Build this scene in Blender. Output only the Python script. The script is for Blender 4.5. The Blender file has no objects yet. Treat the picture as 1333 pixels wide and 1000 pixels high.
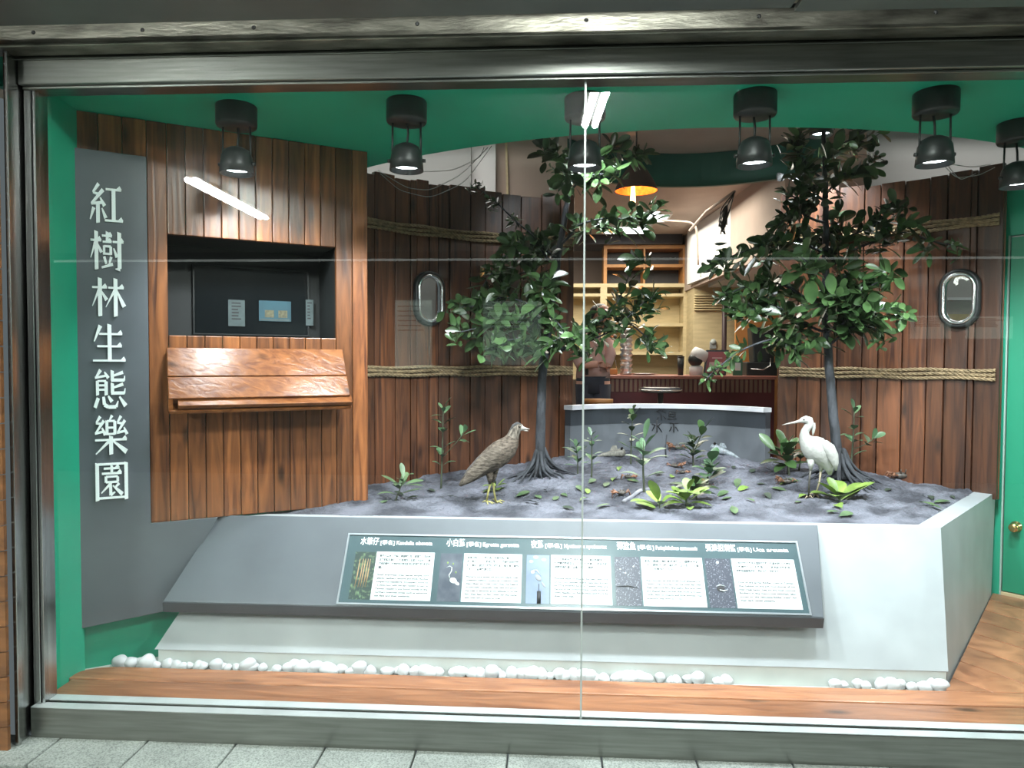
import bpy, bmesh, math, random
import numpy as np
from mathutils import Vector, Matrix, noise

sc = bpy.context.scene
COL = sc.collection
rng = random.Random(7)
PI = math.pi

# ------------------------------------------------------------------ camera
W, H, F = 1333.0, 1000.0, 930.0
CAM = Vector((0, -2.78, 1.5))
YAW, PIT, ROLL = .0563, .0322, .0043
fwd = Vector((-math.sin(YAW)*math.cos(PIT), math.cos(YAW)*math.cos(PIT), -math.sin(PIT)))
r0 = Vector((math.cos(YAW), math.sin(YAW), 0)); u0 = r0.cross(fwd)
rgt = r0*math.cos(ROLL) + u0*math.sin(ROLL); upv = -r0*math.sin(ROLL) + u0*math.cos(ROLL)
cd = bpy.data.cameras.new('camera'); cam = bpy.data.objects.new('camera', cd); COL.objects.link(cam)
cam.matrix_world = Matrix(((rgt.x, upv.x, -fwd.x, CAM.x), (rgt.y, upv.y, -fwd.y, CAM.y), (rgt.z, upv.z, -fwd.z, CAM.z), (0, 0, 0, 1)))
cd.sensor_width = 36; cd.lens = F/W*36; cd.clip_start = .05
sc.camera = cam

# ------------------------------------------------------------------ world, exposure
wd = bpy.data.worlds.new('world'); sc.world = wd; wd.use_nodes = True
wd.node_tree.nodes['Background'].inputs[0].default_value = (.8, .95, 1, 1)
wd.node_tree.nodes['Background'].inputs[1].default_value = .10
sc.view_settings.view_transform = 'Standard'; sc.view_settings.look = 'None'
sc.view_settings.gamma = 1; sc.view_settings.use_curve_mapping = False
sc.view_settings.exposure = 0.42
SPOT_W = 56.0        # display spots
TUBE_E = 360.0        # corridor fluorescent tubes
ROOM_W = 105.0        # cafe behind the display

def lamp(name, kind, loc, energy, color=(1, 1, 1), parent=None, **kw):
    l = bpy.data.lights.new(name, kind); l.energy = energy; l.color = color
    for k, v in kw.items(): setattr(l, k, v)
    o = bpy.data.objects.new(name, l); COL.objects.link(o)
    if parent: o.parent = parent
    o.location = loc
    return o

# light of the ceiling troffers in the room behind; the other area lamps are added fill
a = lamp('room_light', 'AREA', (.7, 5.2, 3.1), ROOM_W, (1, .93, .8), shape='RECTANGLE', size=2.0, size_y=2.4)
for x_ in (-5.6, 6.0):      # unseen fill lamps added left and right of the window to brighten the corridor
    a = lamp('corridor_fill', 'AREA', (x_, -2.6, 2.9), 230, (.95, 1, .93), shape='RECTANGLE', size=1.5, size_y=2.5)
a = lamp('side_room_fill', 'AREA', (3.0, 2.2, 3.12), 4, (1, .97, .92), shape='RECTANGLE', size=1.2, size_y=.3)  # fill added for the wall behind the right porthole
a = lamp('side_room_fill', 'AREA', (-1.2, 2.1, 3.12), 10, (1, .97, .94), shape='RECTANGLE', size=1.6, size_y=.3)  # fill added for the walls behind the left porthole

# ------------------------------------------------------------------ pixel rays (for measuring off the photograph)
def ray(px, py): return fwd + rgt*((px-W/2)/F) - upv*((py-H/2)/F)
def atY(px, py, y): d = ray(px, py); return CAM + d*((y-CAM.y)/d.y)
def atZ(px, py, z): d = ray(px, py); return CAM + d*((z-CAM.z)/d.z)
def onplane(px, py, p, n): d = ray(px, py); return CAM + d*(((p-CAM).dot(n))/d.dot(n))

A = Vector((-2.115, .285, 0)); B = Vector((-.98, .968, 0))          # the slanting left wall
DX = (B-A).normalized(); DN = Vector((DX.y, -DX.x, 0))              # along it / out of it, towards the viewer
def dw(s, z, off=0): return A + DX*s + DN*off + Vector((0, 0, z))
CC = Vector((.72, -.13, 0)); RR = 2.5                               # the round wall
def cyl(ang, z, r=RR): return Vector((CC.x + math.sin(ang)*r, CC.y + math.cos(ang)*r, z))
def oncyl(px, py, r=RR):
    d = ray(px, py); ox, oy = CAM.x-CC.x, CAM.y-CC.y
    a_ = d.x*d.x+d.y*d.y; b_ = 2*(ox*d.x+oy*d.y); c_ = ox*ox+oy*oy-r*r
    t = (-b_+math.sqrt(b_*b_-4*a_*c_))/(2*a_); p = CAM+d*t
    return math.atan2(p.x-CC.x, p.y-CC.y), p.z

def mudh(x, y):
    z = .728 + .145*math.exp(-((x-.85)**2/1.5 + (y-2.4)**2/.55))
    z += .03*math.exp(-((x+.95)**2/.12+(y-.95)**2/.08))
    z += .05*math.exp(-((x-1.75)**2/.10+(y-1.72)**2/.10)) + .04*math.exp(-((x-.12)**2/.10+(y-1.5)**2/.08))
    k = min(1, max(0, (y-.66)/.25))
    z -= .012*(1-k)
    e_ = ((x-1.76)*.975-(y-.69)*.825)/1.277; z -= .02*max(0, 1-abs(e_)/.06) if e_ < 0 else .02
    p_ = Vector((x*9, y*9, 0)); z += k*(.012*noise.noise(p_)+.012*noise.noise(p_*2.7)+.007*noise.noise(p_*6.3))
    z += k*(.008*math.sin(7*x+3*math.sin(4*y))*math.sin(6*y+1.3*math.sin(5*x)) + .006*math.sin(19*x+2*y)*math.sin(17*y-3*x))
    return z
def onmud(px, py):
    d = ray(px, py); t = 3.0; p = CAM+d*t
    for i in range(1200):
        p = CAM+d*t
        if p.z <= mudh(p.x, p.y): break
        t += .003
    return Vector((p.x, p.y, mudh(p.x, p.y)))

# ------------------------------------------------------------------ materials
def mat(name, color, rough=.5, metal=0, var=0, vscale=6, vstretch=(1, 1, 1), bump=0, bscale=30, island=0, col2=None, coat=0, spec=.5, emit=None, estr=0, detail=4, ramp=(.35, .65), sheen=0):
    m = bpy.data.materials.new(name); m.use_nodes = True
    nt = m.node_tree; N = nt.nodes; L = nt.links; b = N['Principled BSDF']
    b.inputs['Base Color'].default_value = (*color, 1); b.inputs['Roughness'].default_value = rough
    b.inputs['Metallic'].default_value = metal; b.inputs['Coat Weight'].default_value = coat
    b.inputs['Specular IOR Level'].default_value = spec
    if emit: b.inputs['Emission Color'].default_value = (*emit, 1); b.inputs['Emission Strength'].default_value = estr
    out = None
    if var or col2 or bump:
        tc = N.new('ShaderNodeTexCoord'); mp = N.new('ShaderNodeMapping'); mp.inputs['Scale'].default_value = vstretch
        L.new(tc.outputs['Object'], mp.inputs['Vector'])
    if var or col2:
        n = N.new('ShaderNodeTexNoise'); n.inputs['Scale'].default_value = vscale; n.inputs['Detail'].default_value = detail
        src = mp.outputs[0]
        if island:
            g = N.new('ShaderNodeNewGeometry'); mm = N.new('ShaderNodeMath'); mm.operation = 'MULTIPLY'; mm.inputs[1].default_value = 37
            L.new(g.outputs['Random Per Island'], mm.inputs[0]); va = N.new('ShaderNodeVectorMath')
            L.new(src, va.inputs[0]); L.new(mm.outputs[0], va.inputs[1]); src = va.outputs[0]
        L.new(src, n.inputs['Vector'])
        cr = N.new('ShaderNodeValToRGB'); L.new(n.outputs['Fac'], cr.inputs[0])
        c2 = col2 or tuple(c*(1+var) for c in color); c1 = color if col2 else tuple(c*(1-var) for c in color)
        cr.color_ramp.elements[0].position = ramp[0]; cr.color_ramp.elements[1].position = ramp[1]
        cr.color_ramp.elements[0].color = (*c1, 1); cr.color_ramp.elements[1].color = (*c2, 1)
        out = cr.outputs[0]
    if island:
        g = N.new('ShaderNodeNewGeometry'); mr = N.new('ShaderNodeMapRange')
        mr.inputs['To Min'].default_value = 1-island; mr.inputs['To Max'].default_value = 1+island
        L.new(g.outputs['Random Per Island'], mr.inputs['Value'])
        mx = N.new('ShaderNodeVectorMath'); mx.operation = 'SCALE'
        if out: L.new(out, mx.inputs[0])
        else: mx.inputs[0].default_value = color
        L.new(mr.outputs[0], mx.inputs['Scale']); out = mx.outputs[0]
    if out: L.new(out, b.inputs['Base Color'])
    if bump:
        n2 = N.new('ShaderNodeTexNoise'); n2.inputs['Scale'].default_value = bscale; n2.inputs['Detail'].default_value = 5
        L.new(mp.outputs[0], n2.inputs['Vector']); bp = N.new('ShaderNodeBump'); bp.inputs['Strength'].default_value = bump; bp.inputs['Distance'].default_value = .02
        L.new(n2.outputs['Fac'], bp.inputs['Height']); L.new(bp.outputs[0], b.inputs['Normal'])
    return m

def wood(name, c1, c2, stretch, rough=.38, island=.4, coat=.3, spec=.5):
    """stained pine: long grain, knots, every board its own tone"""
    m = bpy.data.materials.new(name); m.use_nodes = True
    nt = m.node_tree; N = nt.nodes; L = nt.links; b = N['Principled BSDF']
    tc = N.new('ShaderNodeTexCoord'); g = N.new('ShaderNodeNewGeometry')
    mm = N.new('ShaderNodeMath'); mm.operation = 'MULTIPLY'; mm.inputs[1].default_value = 53; L.new(g.outputs['Random Per Island'], mm.inputs[0])
    va = N.new('ShaderNodeVectorMath'); L.new(tc.outputs['Object'], va.inputs[0]); L.new(mm.outputs[0], va.inputs[1])
    mp = N.new('ShaderNodeMapping'); mp.inputs['Scale'].default_value = stretch; L.new(va.outputs[0], mp.inputs['Vector'])
    n = N.new('ShaderNodeTexNoise'); n.inputs['Scale'].default_value = 1.6; n.inputs['Detail'].default_value = 6; n.inputs['Distortion'].default_value = 1.2
    L.new(mp.outputs[0], n.inputs['Vector'])
    cr = N.new('ShaderNodeValToRGB'); L.new(n.outputs['Fac'], cr.inputs[0])
    e = cr.color_ramp.elements; e[0].position = .3; e[0].color = (*c1, 1); e[1].position = .68; e[1].color = (*c2, 1)
    # knots
    s2 = tuple(1 if x < 5 else .42*1 for x in stretch)
    mp2 = N.new('ShaderNodeMapping'); mp2.inputs['Scale'].default_value = tuple(2.2 if x < 5 else 7 for x in stretch); L.new(va.outputs[0], mp2.inputs['Vector'])
    vo = N.new('ShaderNodeTexVoronoi'); vo.inputs['Scale'].default_value = 1.0; L.new(mp2.outputs[0], vo.inputs['Vector'])
    kr = N.new('ShaderNodeMapRange'); kr.inputs['From Min'].default_value = .05; kr.inputs['From Max'].default_value = .16
    kr.inputs['To Min'].default_value = .25; L.new(vo.outputs['Distance'], kr.inputs['Value'])
    mr = N.new('ShaderNodeMapRange'); mr.inputs['To Min'].default_value = 1-island; mr.inputs['To Max'].default_value = 1+island*.8
    L.new(g.outputs['Random Per Island'], mr.inputs['Value'])
    mu = N.new('ShaderNodeMath'); mu.operation = 'MULTIPLY'; L.new(mr.outputs[0], mu.inputs[0]); L.new(kr.outputs[0], mu.inputs[1])
    mx = N.new('ShaderNodeVectorMath'); mx.operation = 'SCALE'; L.new(cr.outputs[0], mx.inputs[0]); L.new(mu.outputs[0], mx.inputs['Scale'])
    L.new(mx.outputs[0], b.inputs['Base Color'])
    b.inputs['Specular IOR Level'].default_value = spec; b.inputs['Roughness'].default_value = rough; b.inputs['Coat Weight'].default_value = coat; b.inputs['Coat Roughness'].default_value = .22
    bp = N.new('ShaderNodeBump'); bp.inputs['Strength'].default_value = .25; bp.inputs['Distance'].default_value = .01
    L.new(n.outputs['Fac'], bp.inputs['Height']); L.new(bp.outputs[0], b.inputs['Normal'])
    return m

def glassmat(name, tint=(1, 1, 1), ior=1.45):
    m = bpy.data.materials.new(name); m.use_nodes = True
    nt = m.node_tree; N = nt.nodes; L = nt.links; N.remove(N['Principled BSDF'])
    t = N.new('ShaderNodeBsdfTransparent'); t.inputs[0].default_value = (*tint, 1)
    g = N.new('ShaderNodeBsdfGlossy'); g.inputs['Roughness'].default_value = .0; fr = N.new('ShaderNodeFresnel'); fr.inputs['IOR'].default_value = ior
    ge = N.new('ShaderNodeNewGeometry'); iv = N.new('ShaderNodeMath'); iv.operation = 'SUBTRACT'; iv.inputs[0].default_value = 1; L.new(ge.outputs['Backfacing'], iv.inputs[1])
    mu = N.new('ShaderNodeMath'); mu.operation = 'MULTIPLY'; L.new(iv.outputs[0], mu.inputs[0]); L.new(fr.outputs[0], mu.inputs[1])    # one reflection per sheet, on the face the ray enters
    mx = N.new('ShaderNodeMixShader'); L.new(mu.outputs[0], mx.inputs[0]); L.new(t.outputs[0], mx.inputs[1]); L.new(g.outputs[0], mx.inputs[2])
    L.new(mx.outputs[0], N['Material Output'].inputs[0]); return m

def brushed(name, col, rough, stretch):
    m = mat(name, col, rough, 1, var=.18, vscale=3, vstretch=stretch)
    return m

M = {}
M['green'] = mat('green_paint', (.012, .32, .19), .5, var=.05, vscale=3)
M['steel'] = mat('brushed_steel', (.27, .275, .255), .30, 1, var=.12, vscale=4, vstretch=(1, 10, 20), bump=.03, bscale=6)
M['steelv'] = mat('brushed_steel_upright', (.45, .455, .45), .25, 1, var=.12, vscale=4, vstretch=(20, 20, .6))
M['steelworn'] = mat('worn_steel', (.23, .22, .185), .42, 1, var=.45, vscale=5, vstretch=(1, 3, 4), bump=.12, bscale=25)
M['soffit'] = mat('soffit_metal', (.15, .155, .145), .5, .6, var=.15, vscale=2)
M['black'] = mat('black_paint', (.012, .014, .014), .42)
M['darkgap'] = mat('dark_gap', (.02, .02, .02), .8)
M['tile'] = None
M['planter'] = mat('white_planter_paint', (.345, .378, .392), .45, var=.08, vscale=4, bump=.02)
M['kick'] = mat('pale_kick_paint', (.60, .64, .62), .5, var=.06)
M['board'] = mat('charcoal_board', (.095, .108, .122), .38, var=.10, vscale=3)
M['board2'] = mat('charcoal_lip', (.055, .062, .075), .42, var=.1, vscale=3)
M['letter'] = mat('white_letter', (.90, .96, .96), .4)
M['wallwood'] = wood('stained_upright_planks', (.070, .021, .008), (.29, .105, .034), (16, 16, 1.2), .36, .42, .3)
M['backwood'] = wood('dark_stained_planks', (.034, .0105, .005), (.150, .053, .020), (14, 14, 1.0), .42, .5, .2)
M['ledgewood'] = wood('varnished_ledge_board', (.11, .034, .010), (.25, .092, .028), (1.5, 18, 18), .30, .12, .06, .22)
M['deckwood'] = wood('worn_deck_board', (.17, .062, .026), (.36, .155, .072), (1.6, 12, 12), .33, .15, .25)
M['deckdiag'] = wood('worn_diagonal_deck', (.17, .062, .026), (.34, .15, .070), (4, 4, 12), .35, .2, .2)
M['outwood'] = wood('orange_outer_plank', (.10, .038, .011), (.21, .085, .026), (2, 8, 10), .4, .2, .2)
M['glass'] = glassmat('window_glass', (.985, .995, .99), 1.62)
M['thinglass'] = glassmat('parapet_glass', (.6, .68, .74))
M['rope'] = mat('sisal_rope', (.26, .19, .105), .85, var=.3, vscale=40, bump=.3, bscale=200)
M['chrome'] = mat('chrome', (.80, .81, .81), .22, 1)
M['brass'] = mat('brass', (.60, .45, .18), .25, 1)
M['mud'] = mat('grey_mud', (.040, .042, .054), .85, col2=(.155, .160, .192), vscale=5, bump=1.0, bscale=55, ramp=(.36, .60), detail=12)
M['pebble'] = mat('white_pebble', (.52, .53, .54), .45, var=.06, vscale=20, bump=.05)
M['bark'] = mat('dark_bark', (.035, .038, .044), .8, var=.5, vscale=20, vstretch=(1, 1, .4), bump=.6, bscale=50)
M['stem'] = mat('green_stem', (.045, .055, .03), .6, var=.2)
M['leaf'] = mat('dark_glossy_leaf', (.020, .046, .015), .30, island=.6, spec=.7, col2=(.055, .105, .035), vscale=6)
M['leafpale'] = mat('pale_green_leaf', (.055, .115, .055), .36, island=.35, spec=.6, col2=(.10, .18, .09), vscale=10)
M['leafyel'] = mat('yellow_green_leaf', (.11, .19, .035), .4, island=.35, spec=.5, col2=(.19, .28, .06), vscale=10)
M['leaffall'] = mat('fallen_leaf', (.05, .09, .04), .5, island=.5, col2=(.11, .17, .08), vscale=14)
M['leafdry'] = mat('dark_fallen_leaf', (.03, .045, .03), .6, island=.4)
M['heron'] = mat('brown_plumage', (.045, .033, .023), .8, col2=(.15, .118, .09), vscale=60, vstretch=(.7, 1, 1.6), bump=.5, bscale=90, ramp=(.36, .64))
M['heronwing'] = mat('brown_wing_plumage', (.06, .046, .034), .8, col2=(.145, .118, .09), vscale=44, vstretch=(.7, 1, 1.8), bump=.5, bscale=80, ramp=(.38, .62))
M['heronpale'] = mat('streaked_neck_plumage', (.05, .04, .03), .8, col2=(.21, .18, .145), vscale=22, vstretch=(6, 6, 1), bump=.4, bscale=80, ramp=(.40, .60))
M['herongrey'] = mat('grey_crown_plumage', (.05, .048, .048), .8, var=.35, vscale=60)
M['heronback'] = mat('grey_back_plumage', (.10, .087, .08), .8, var=.25, vscale=30, vstretch=(.6, 1, 1.5))
M['birdleg'] = mat('yellow_leg', (.36, .33, .12), .5, var=.15, vscale=40)
M['darkleg'] = mat('dark_leg', (.06, .055, .045), .5)
M['bill'] = mat('horn_bill', (.30, .28, .25), .4)
M['eye'] = mat('dark_eye', (.01, .008, .006), .15)
M['white'] = mat('white_plumage', (.34, .34, .315), .75, var=.08, vscale=30, bump=.25, bscale=50)
M['crabo'] = mat('orange_claw', (.20, .095, .055), .4, var=.6, vscale=60)
M['crabd'] = mat('dark_shell', (.07, .06, .05), .45, var=.5, vscale=60)
M['fish'] = mat('beige_fish_skin', (.22, .21, .18), .45, var=.35, vscale=60)
M['drift'] = mat('grey_driftwood', (.22, .22, .24), .8, var=.3, vscale=12, bump=.4)
M['ledface'] = mat('lamp_face_lit', (1, 1, 1), .4, emit=(.85, .93, 1), estr=14)
M['tube'] = mat('fluorescent_tube', (1, 1, 1), .4, emit=(.93, 1, .95), estr=TUBE_E)
M['beige'] = mat('beige_plaster', (.44, .345, .29), .8, var=.03)
M['roomwhite'] = mat('room_white_plaster', (.66, .65, .64), .8, var=.03)
M['pine'] = mat('pale_plywood', (.56, .46, .27), .55, var=.09, vscale=5, vstretch=(1, 1, 6))
M['orangepine'] = mat('orange_wood', (.42, .19, .055), .5, var=.15, vscale=5)
M['dark'] = mat('dark_cabinet', (.028, .025, .028), .5)
M['maroon'] = mat('maroon_counter_front', (.10, .018, .022), .35, var=.25, vscale=4)
M['countertop'] = mat('red_brown_counter_top', (.38, .16, .12), .3)
M['ribbed'] = mat('brown_ribs', (.20, .12, .08), .5, island=.15)
M['copper'] = mat('copper_inside', (.9, .36, .09), .45, .2, var=.25, vscale=40)
M['lampshade'] = mat('brown_lamp_shade', (.10, .065, .055), .5)
M['filament'] = mat('glowing_bulb', (1, .7, .3), .4, emit=(1, .55, .16), estr=9)
M['troffer'] = mat('lit_troffer', (1, 1, 1), .5, emit=(.9, .97, 1), estr=2.2)
M['cable'] = mat('grey_cable', (.35, .34, .33), .5)
M['screen'] = mat('dark_screen', (.006, .008, .009), .12)
M['recess'] = mat('dark_recess', (.010, .012, .012), .6)
M['parapet'] = mat('grey_parapet', (.115, .125, .14), .35, var=.05)
M['parapetdark'] = mat('dark_parapet_band', (.035, .040, .048), .3)
M['capwhite'] = mat('white_cap', (.62, .62, .66), .45)
M['ink'] = mat('black_ink', (.012, .012, .014), .6)
M['silver'] = mat('crinkled_foil', (.72, .72, .72), .28, 1, var=.1, vscale=30, bump=.9, bscale=24)
M['paper'] = mat('white_card', (.52, .57, .56), .6)
M['panel'] = mat('teal_grey_panel', (.050, .085, .095), .3, var=.08, vscale=4)
M['photodark'] = mat('dark_photo', (.04, .05, .07), .35, col2=(.10, .115, .14), vscale=12)
M['photoblue'] = mat('blue_grey_photo', (.10, .14, .22), .35, col2=(.20, .27, .40), vscale=4)
M['photospeck'] = mat('speckled_mud_photo', (.05, .055, .075), .35, col2=(.30, .32, .38), vscale=150, ramp=(.55, .75))
M['photoleaf'] = mat('foliage_photo', (.03, .05, .045), .35, col2=(.16, .24, .12), vscale=60, ramp=(.5, .75))
M['greytext'] = mat('grey_print', (.03, .04, .045), .6)
M['skin'] = mat('skin', (.42, .22, .16), .55)
M['shirt'] = mat('pale_pink_shirt', (.46, .30, .27), .8, var=.08, vscale=14, bump=.2, bscale=16)
M['hair'] = mat('black_hair', (.012, .010, .010), .5)
M['trousers'] = mat('navy_trousers', (.015, .017, .028), .8)
M['red'] = mat('dark_red_print', (.22, .045, .05), .5)
M['tealposter'] = mat('reflected_teal_poster', (.012, .055, .075), .5, col2=(.02, .09, .12), vscale=5)
M['lightwall'] = mat('corridor_plaster', (.22, .225, .22), .7)

# sidewalk slabs
def tilemat():
    m = bpy.data.materials.new('granite_slabs'); m.use_nodes = True
    nt = m.node_tree; N = nt.nodes; L = nt.links; b = N['Principled BSDF']; b.inputs['Roughness'].default_value = .6
    tc = N.new('ShaderNodeTexCoord'); n = N.new('ShaderNodeTexNoise'); n.inputs['Scale'].default_value = 160; n.inputs['Detail'].default_value = 2
    n3 = N.new('ShaderNodeTexNoise'); n3.inputs['Scale'].default_value = 5
    L.new(tc.outputs['Object'], n.inputs['Vector']); L.new(tc.outputs['Object'], n3.inputs['Vector'])
    cr = N.new('ShaderNodeValToRGB'); e = cr.color_ramp.elements
    e[0].position = .3; e[0].color = (.13, .15, .14, 1); e[1].position = .6; e[1].color = (.31, .34, .315, 1)
    L.new(n.outputs['Fac'], cr.inputs[0])
    mr = N.new('ShaderNodeMapRange'); mr.inputs['To Min'].default_value = .6; mr.inputs['To Max'].default_value = 1.25; L.new(n3.outputs['Fac'], mr.inputs['Value'])
    mx = N.new('ShaderNodeVectorMath'); mx.operation = 'SCALE'; L.new(cr.outputs[0], mx.inputs[0]); L.new(mr.outputs[0], mx.inputs['Scale'])
    L.new(mx.outputs[0], b.inputs['Base Color'])
    return m
M['tile'] = tilemat()

# ------------------------------------------------------------------ mesh builder
class MB:
    def __init__(s): s.v = []; s.f = []; s.m = []; s.sm = []; s.closed = True
    def add(s, vs, fs, smooth=False, mi=0):
        k = len(s.v); s.v += [Vector(p) for p in vs]
        for f in fs: s.f.append([i+k for i in f]); s.m.append(mi); s.sm.append(smooth)
        return s
    def para(s, p, ex, ey, ez, mi=0):
        p, ex, ey, ez = map(Vector, (p, ex, ey, ez))
        vs = [p, p+ex, p+ex+ey, p+ey, p+ez, p+ex+ez, p+ex+ey+ez, p+ey+ez]
        return s.add(vs, [(0, 3, 2, 1), (4, 5, 6, 7), (0, 1, 5, 4), (1, 2, 6, 5), (2, 3, 7, 6), (3, 0, 4, 7)], mi=mi)
    def box(s, x0, x1, y0, y1, z0, z1, mi=0): return s.para((x0, y0, z0), (x1-x0, 0, 0), (0, y1-y0, 0), (0, 0, z1-z0), mi)
    def hexa(s, q0, q1, mi=0):     # two quads (lists of 4 points) joined
        return s.add(list(q0)+list(q1), [(3, 2, 1, 0), (4, 5, 6, 7), (0, 1, 5, 4), (1, 2, 6, 5), (2, 3, 7, 6), (3, 0, 4, 7)], mi=mi)
    def prism(s, pts, vec, mi=0, smooth=False):
        n = len(pts); vec = Vector(vec); vs = [Vector(p) for p in pts]; vs = vs+[p+vec for p in vs]
        fs = [tuple(range(n-1, -1, -1)), tuple(range(n, 2*n))]+[(i, (i+1) % n, n+(i+1) % n, n+i) for i in range(n)]
        return s.add(vs, fs, smooth, mi)
    def tube(s, pts, rads, n=8, mi=0, smooth=True, flat=1.0):
        pts = [Vector(p) for p in pts]
        if not hasattr(rads, '__len__'): rads = [rads]*len(pts)
        t0 = (pts[1]-pts[0]).normalized(); ref = Vector((0, 0, 1)) if abs(t0.z) < .9 else Vector((1, 0, 0))
        u = t0.cross(ref).normalized(); vs = []
        for i, p in enumerate(pts):
            t = (pts[min(i+1, len(pts)-1)]-pts[max(i-1, 0)]).normalized()
            u = (u - t*u.dot(t)).normalized(); w = t.cross(u)
            for k in range(n):
                a_ = 2*PI*k/n; vs.append(p+(u*math.cos(a_)+w*math.sin(a_)*flat)*rads[i])
        m_ = len(pts); fs = [(i*n+k, i*n+(k+1) % n, (i+1)*n+(k+1) % n, (i+1)*n+k) for i in range(m_-1) for k in range(n)]
        fs += [tuple(range(n-1, -1, -1)), tuple(range((m_-1)*n, m_*n))]
        return s.add(vs, fs, smooth, mi)
    def lathe(s, prof, c, n=24, mi=0, smooth=True, rot=None, sx=1, sy=1, cap=True):
        c = Vector(c); vs = []
        for r, z in prof:
            for k in range(n):
                p = Vector((r*math.cos(2*PI*k/n)*sx, r*math.sin(2*PI*k/n)*sy, z))
                if rot: p = rot @ p
                vs.append(c+p)
        m_ = len(prof); fs = [(i*n+k, i*n+(k+1) % n, (i+1)*n+(k+1) % n, (i+1)*n+k) for i in range(m_-1) for k in range(n)]
        if cap and prof[0][0] > 1e-6: fs.append(tuple(range(n-1, -1, -1)))
        if cap and prof[-1][0] > 1e-6: fs.append(tuple(range((m_-1)*n, m_*n)))
        return s.add(vs, fs, smooth, mi)
    def ball(s, c, rx, ry, rz, mi=0, n=14, m=8, rot=None):
        prof = [(math.sin(PI*i/m)+1e-5, -math.cos(PI*i/m)) for i in range(m+1)]
        c = Vector(c); vs = []
        for r, z in prof:
            for k in range(n):
                p = Vector((r*math.cos(2*PI*k/n)*rx, r*math.sin(2*PI*k/n)*ry, z*rz))
                vs.append(c+(rot @ p if rot else p))
        fs = [(i*n+k, i*n+(k+1) % n, (i+1)*n+(k+1) % n, (i+1)*n+k) for i in range(m) for k in range(n)]
        return s.add(vs, fs, True, mi)
    def loft(s, secs, n=16, mi=None, side=Vector((0, 1, 0))):
        """secs: (point, half_height, half_depth[, mat]); the ring's depth axis is `side`"""
        vs = []; m_ = len(secs)
        for i, q in enumerate(secs):
            p, a_, b_ = q[:3]
            t = (secs[min(i+1, m_-1)][0]-secs[max(i-1, 0)][0]).normalized(); u = side.cross(t).normalized()
            for k in range(n):
                g = 2*PI*k/n; vs.append(p+u*math.cos(g)*a_+side*math.sin(g)*b_)
        k0 = len(s.v); s.v += vs
        for i in range(m_-1):
            mm = secs[i][3] if len(secs[i]) > 3 else (mi or 0)
            for k in range(n):
                s.f.append([k0+i*n+k, k0+i*n+(k+1) % n, k0+(i+1)*n+(k+1) % n, k0+(i+1)*n+k]); s.m.append(mm); s.sm.append(True)
        s.f.append([k0+k for k in range(n-1, -1, -1)]); s.m.append(secs[0][3] if len(secs[0]) > 3 else (mi or 0)); s.sm.append(True)
        s.f.append([k0+(m_-1)*n+k for k in range(n)]); s.m.append(secs[-1][3] if len(secs[-1]) > 3 else (mi or 0)); s.sm.append(True)
        return s
    def build(s, name, mats, parent=None, bevel=0, recalc=True, sub=0, origin=None):
        if not isinstance(mats, (list, tuple)): mats = [mats]
        if parent is not None:
            o_ = Vector((0, 0, 0)); q = parent
            while q is not None: o_ = o_+Vector(q.location); q = q.parent
        elif origin is not None: o_ = Vector(origin)
        else:
            xs = [p.x for p in s.v]; ys = [p.y for p in s.v]; zs = [p.z for p in s.v]
            o_ = Vector(((min(xs)+max(xs))/2, (min(ys)+max(ys))/2, min(zs)))
        me = bpy.data.meshes.new(name); me.from_pydata([p-o_ for p in s.v], [], s.f)
        for m_ in mats: me.materials.append(m_)
        me.polygons.foreach_set('material_index', s.m); me.polygons.foreach_set('use_smooth', s.sm)
        if recalc:
            bm = bmesh.new(); bm.from_mesh(me); bmesh.ops.recalc_face_normals(bm, faces=bm.faces); bm.to_mesh(me); bm.free()
        me.update()
        o = bpy.data.objects.new(name, me); COL.objects.link(o)
        if parent is not None: o.parent = parent
        else: o.location = o_
        if bevel:
            b = o.modifiers.new('bevel', 'BEVEL'); b.width = bevel; b.segments = 2; b.limit_method = 'ANGLE'
        if sub:
            b = o.modifiers.new('subdivision', 'SUBSURF'); b.levels = sub; b.render_levels = sub
        return o

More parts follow.
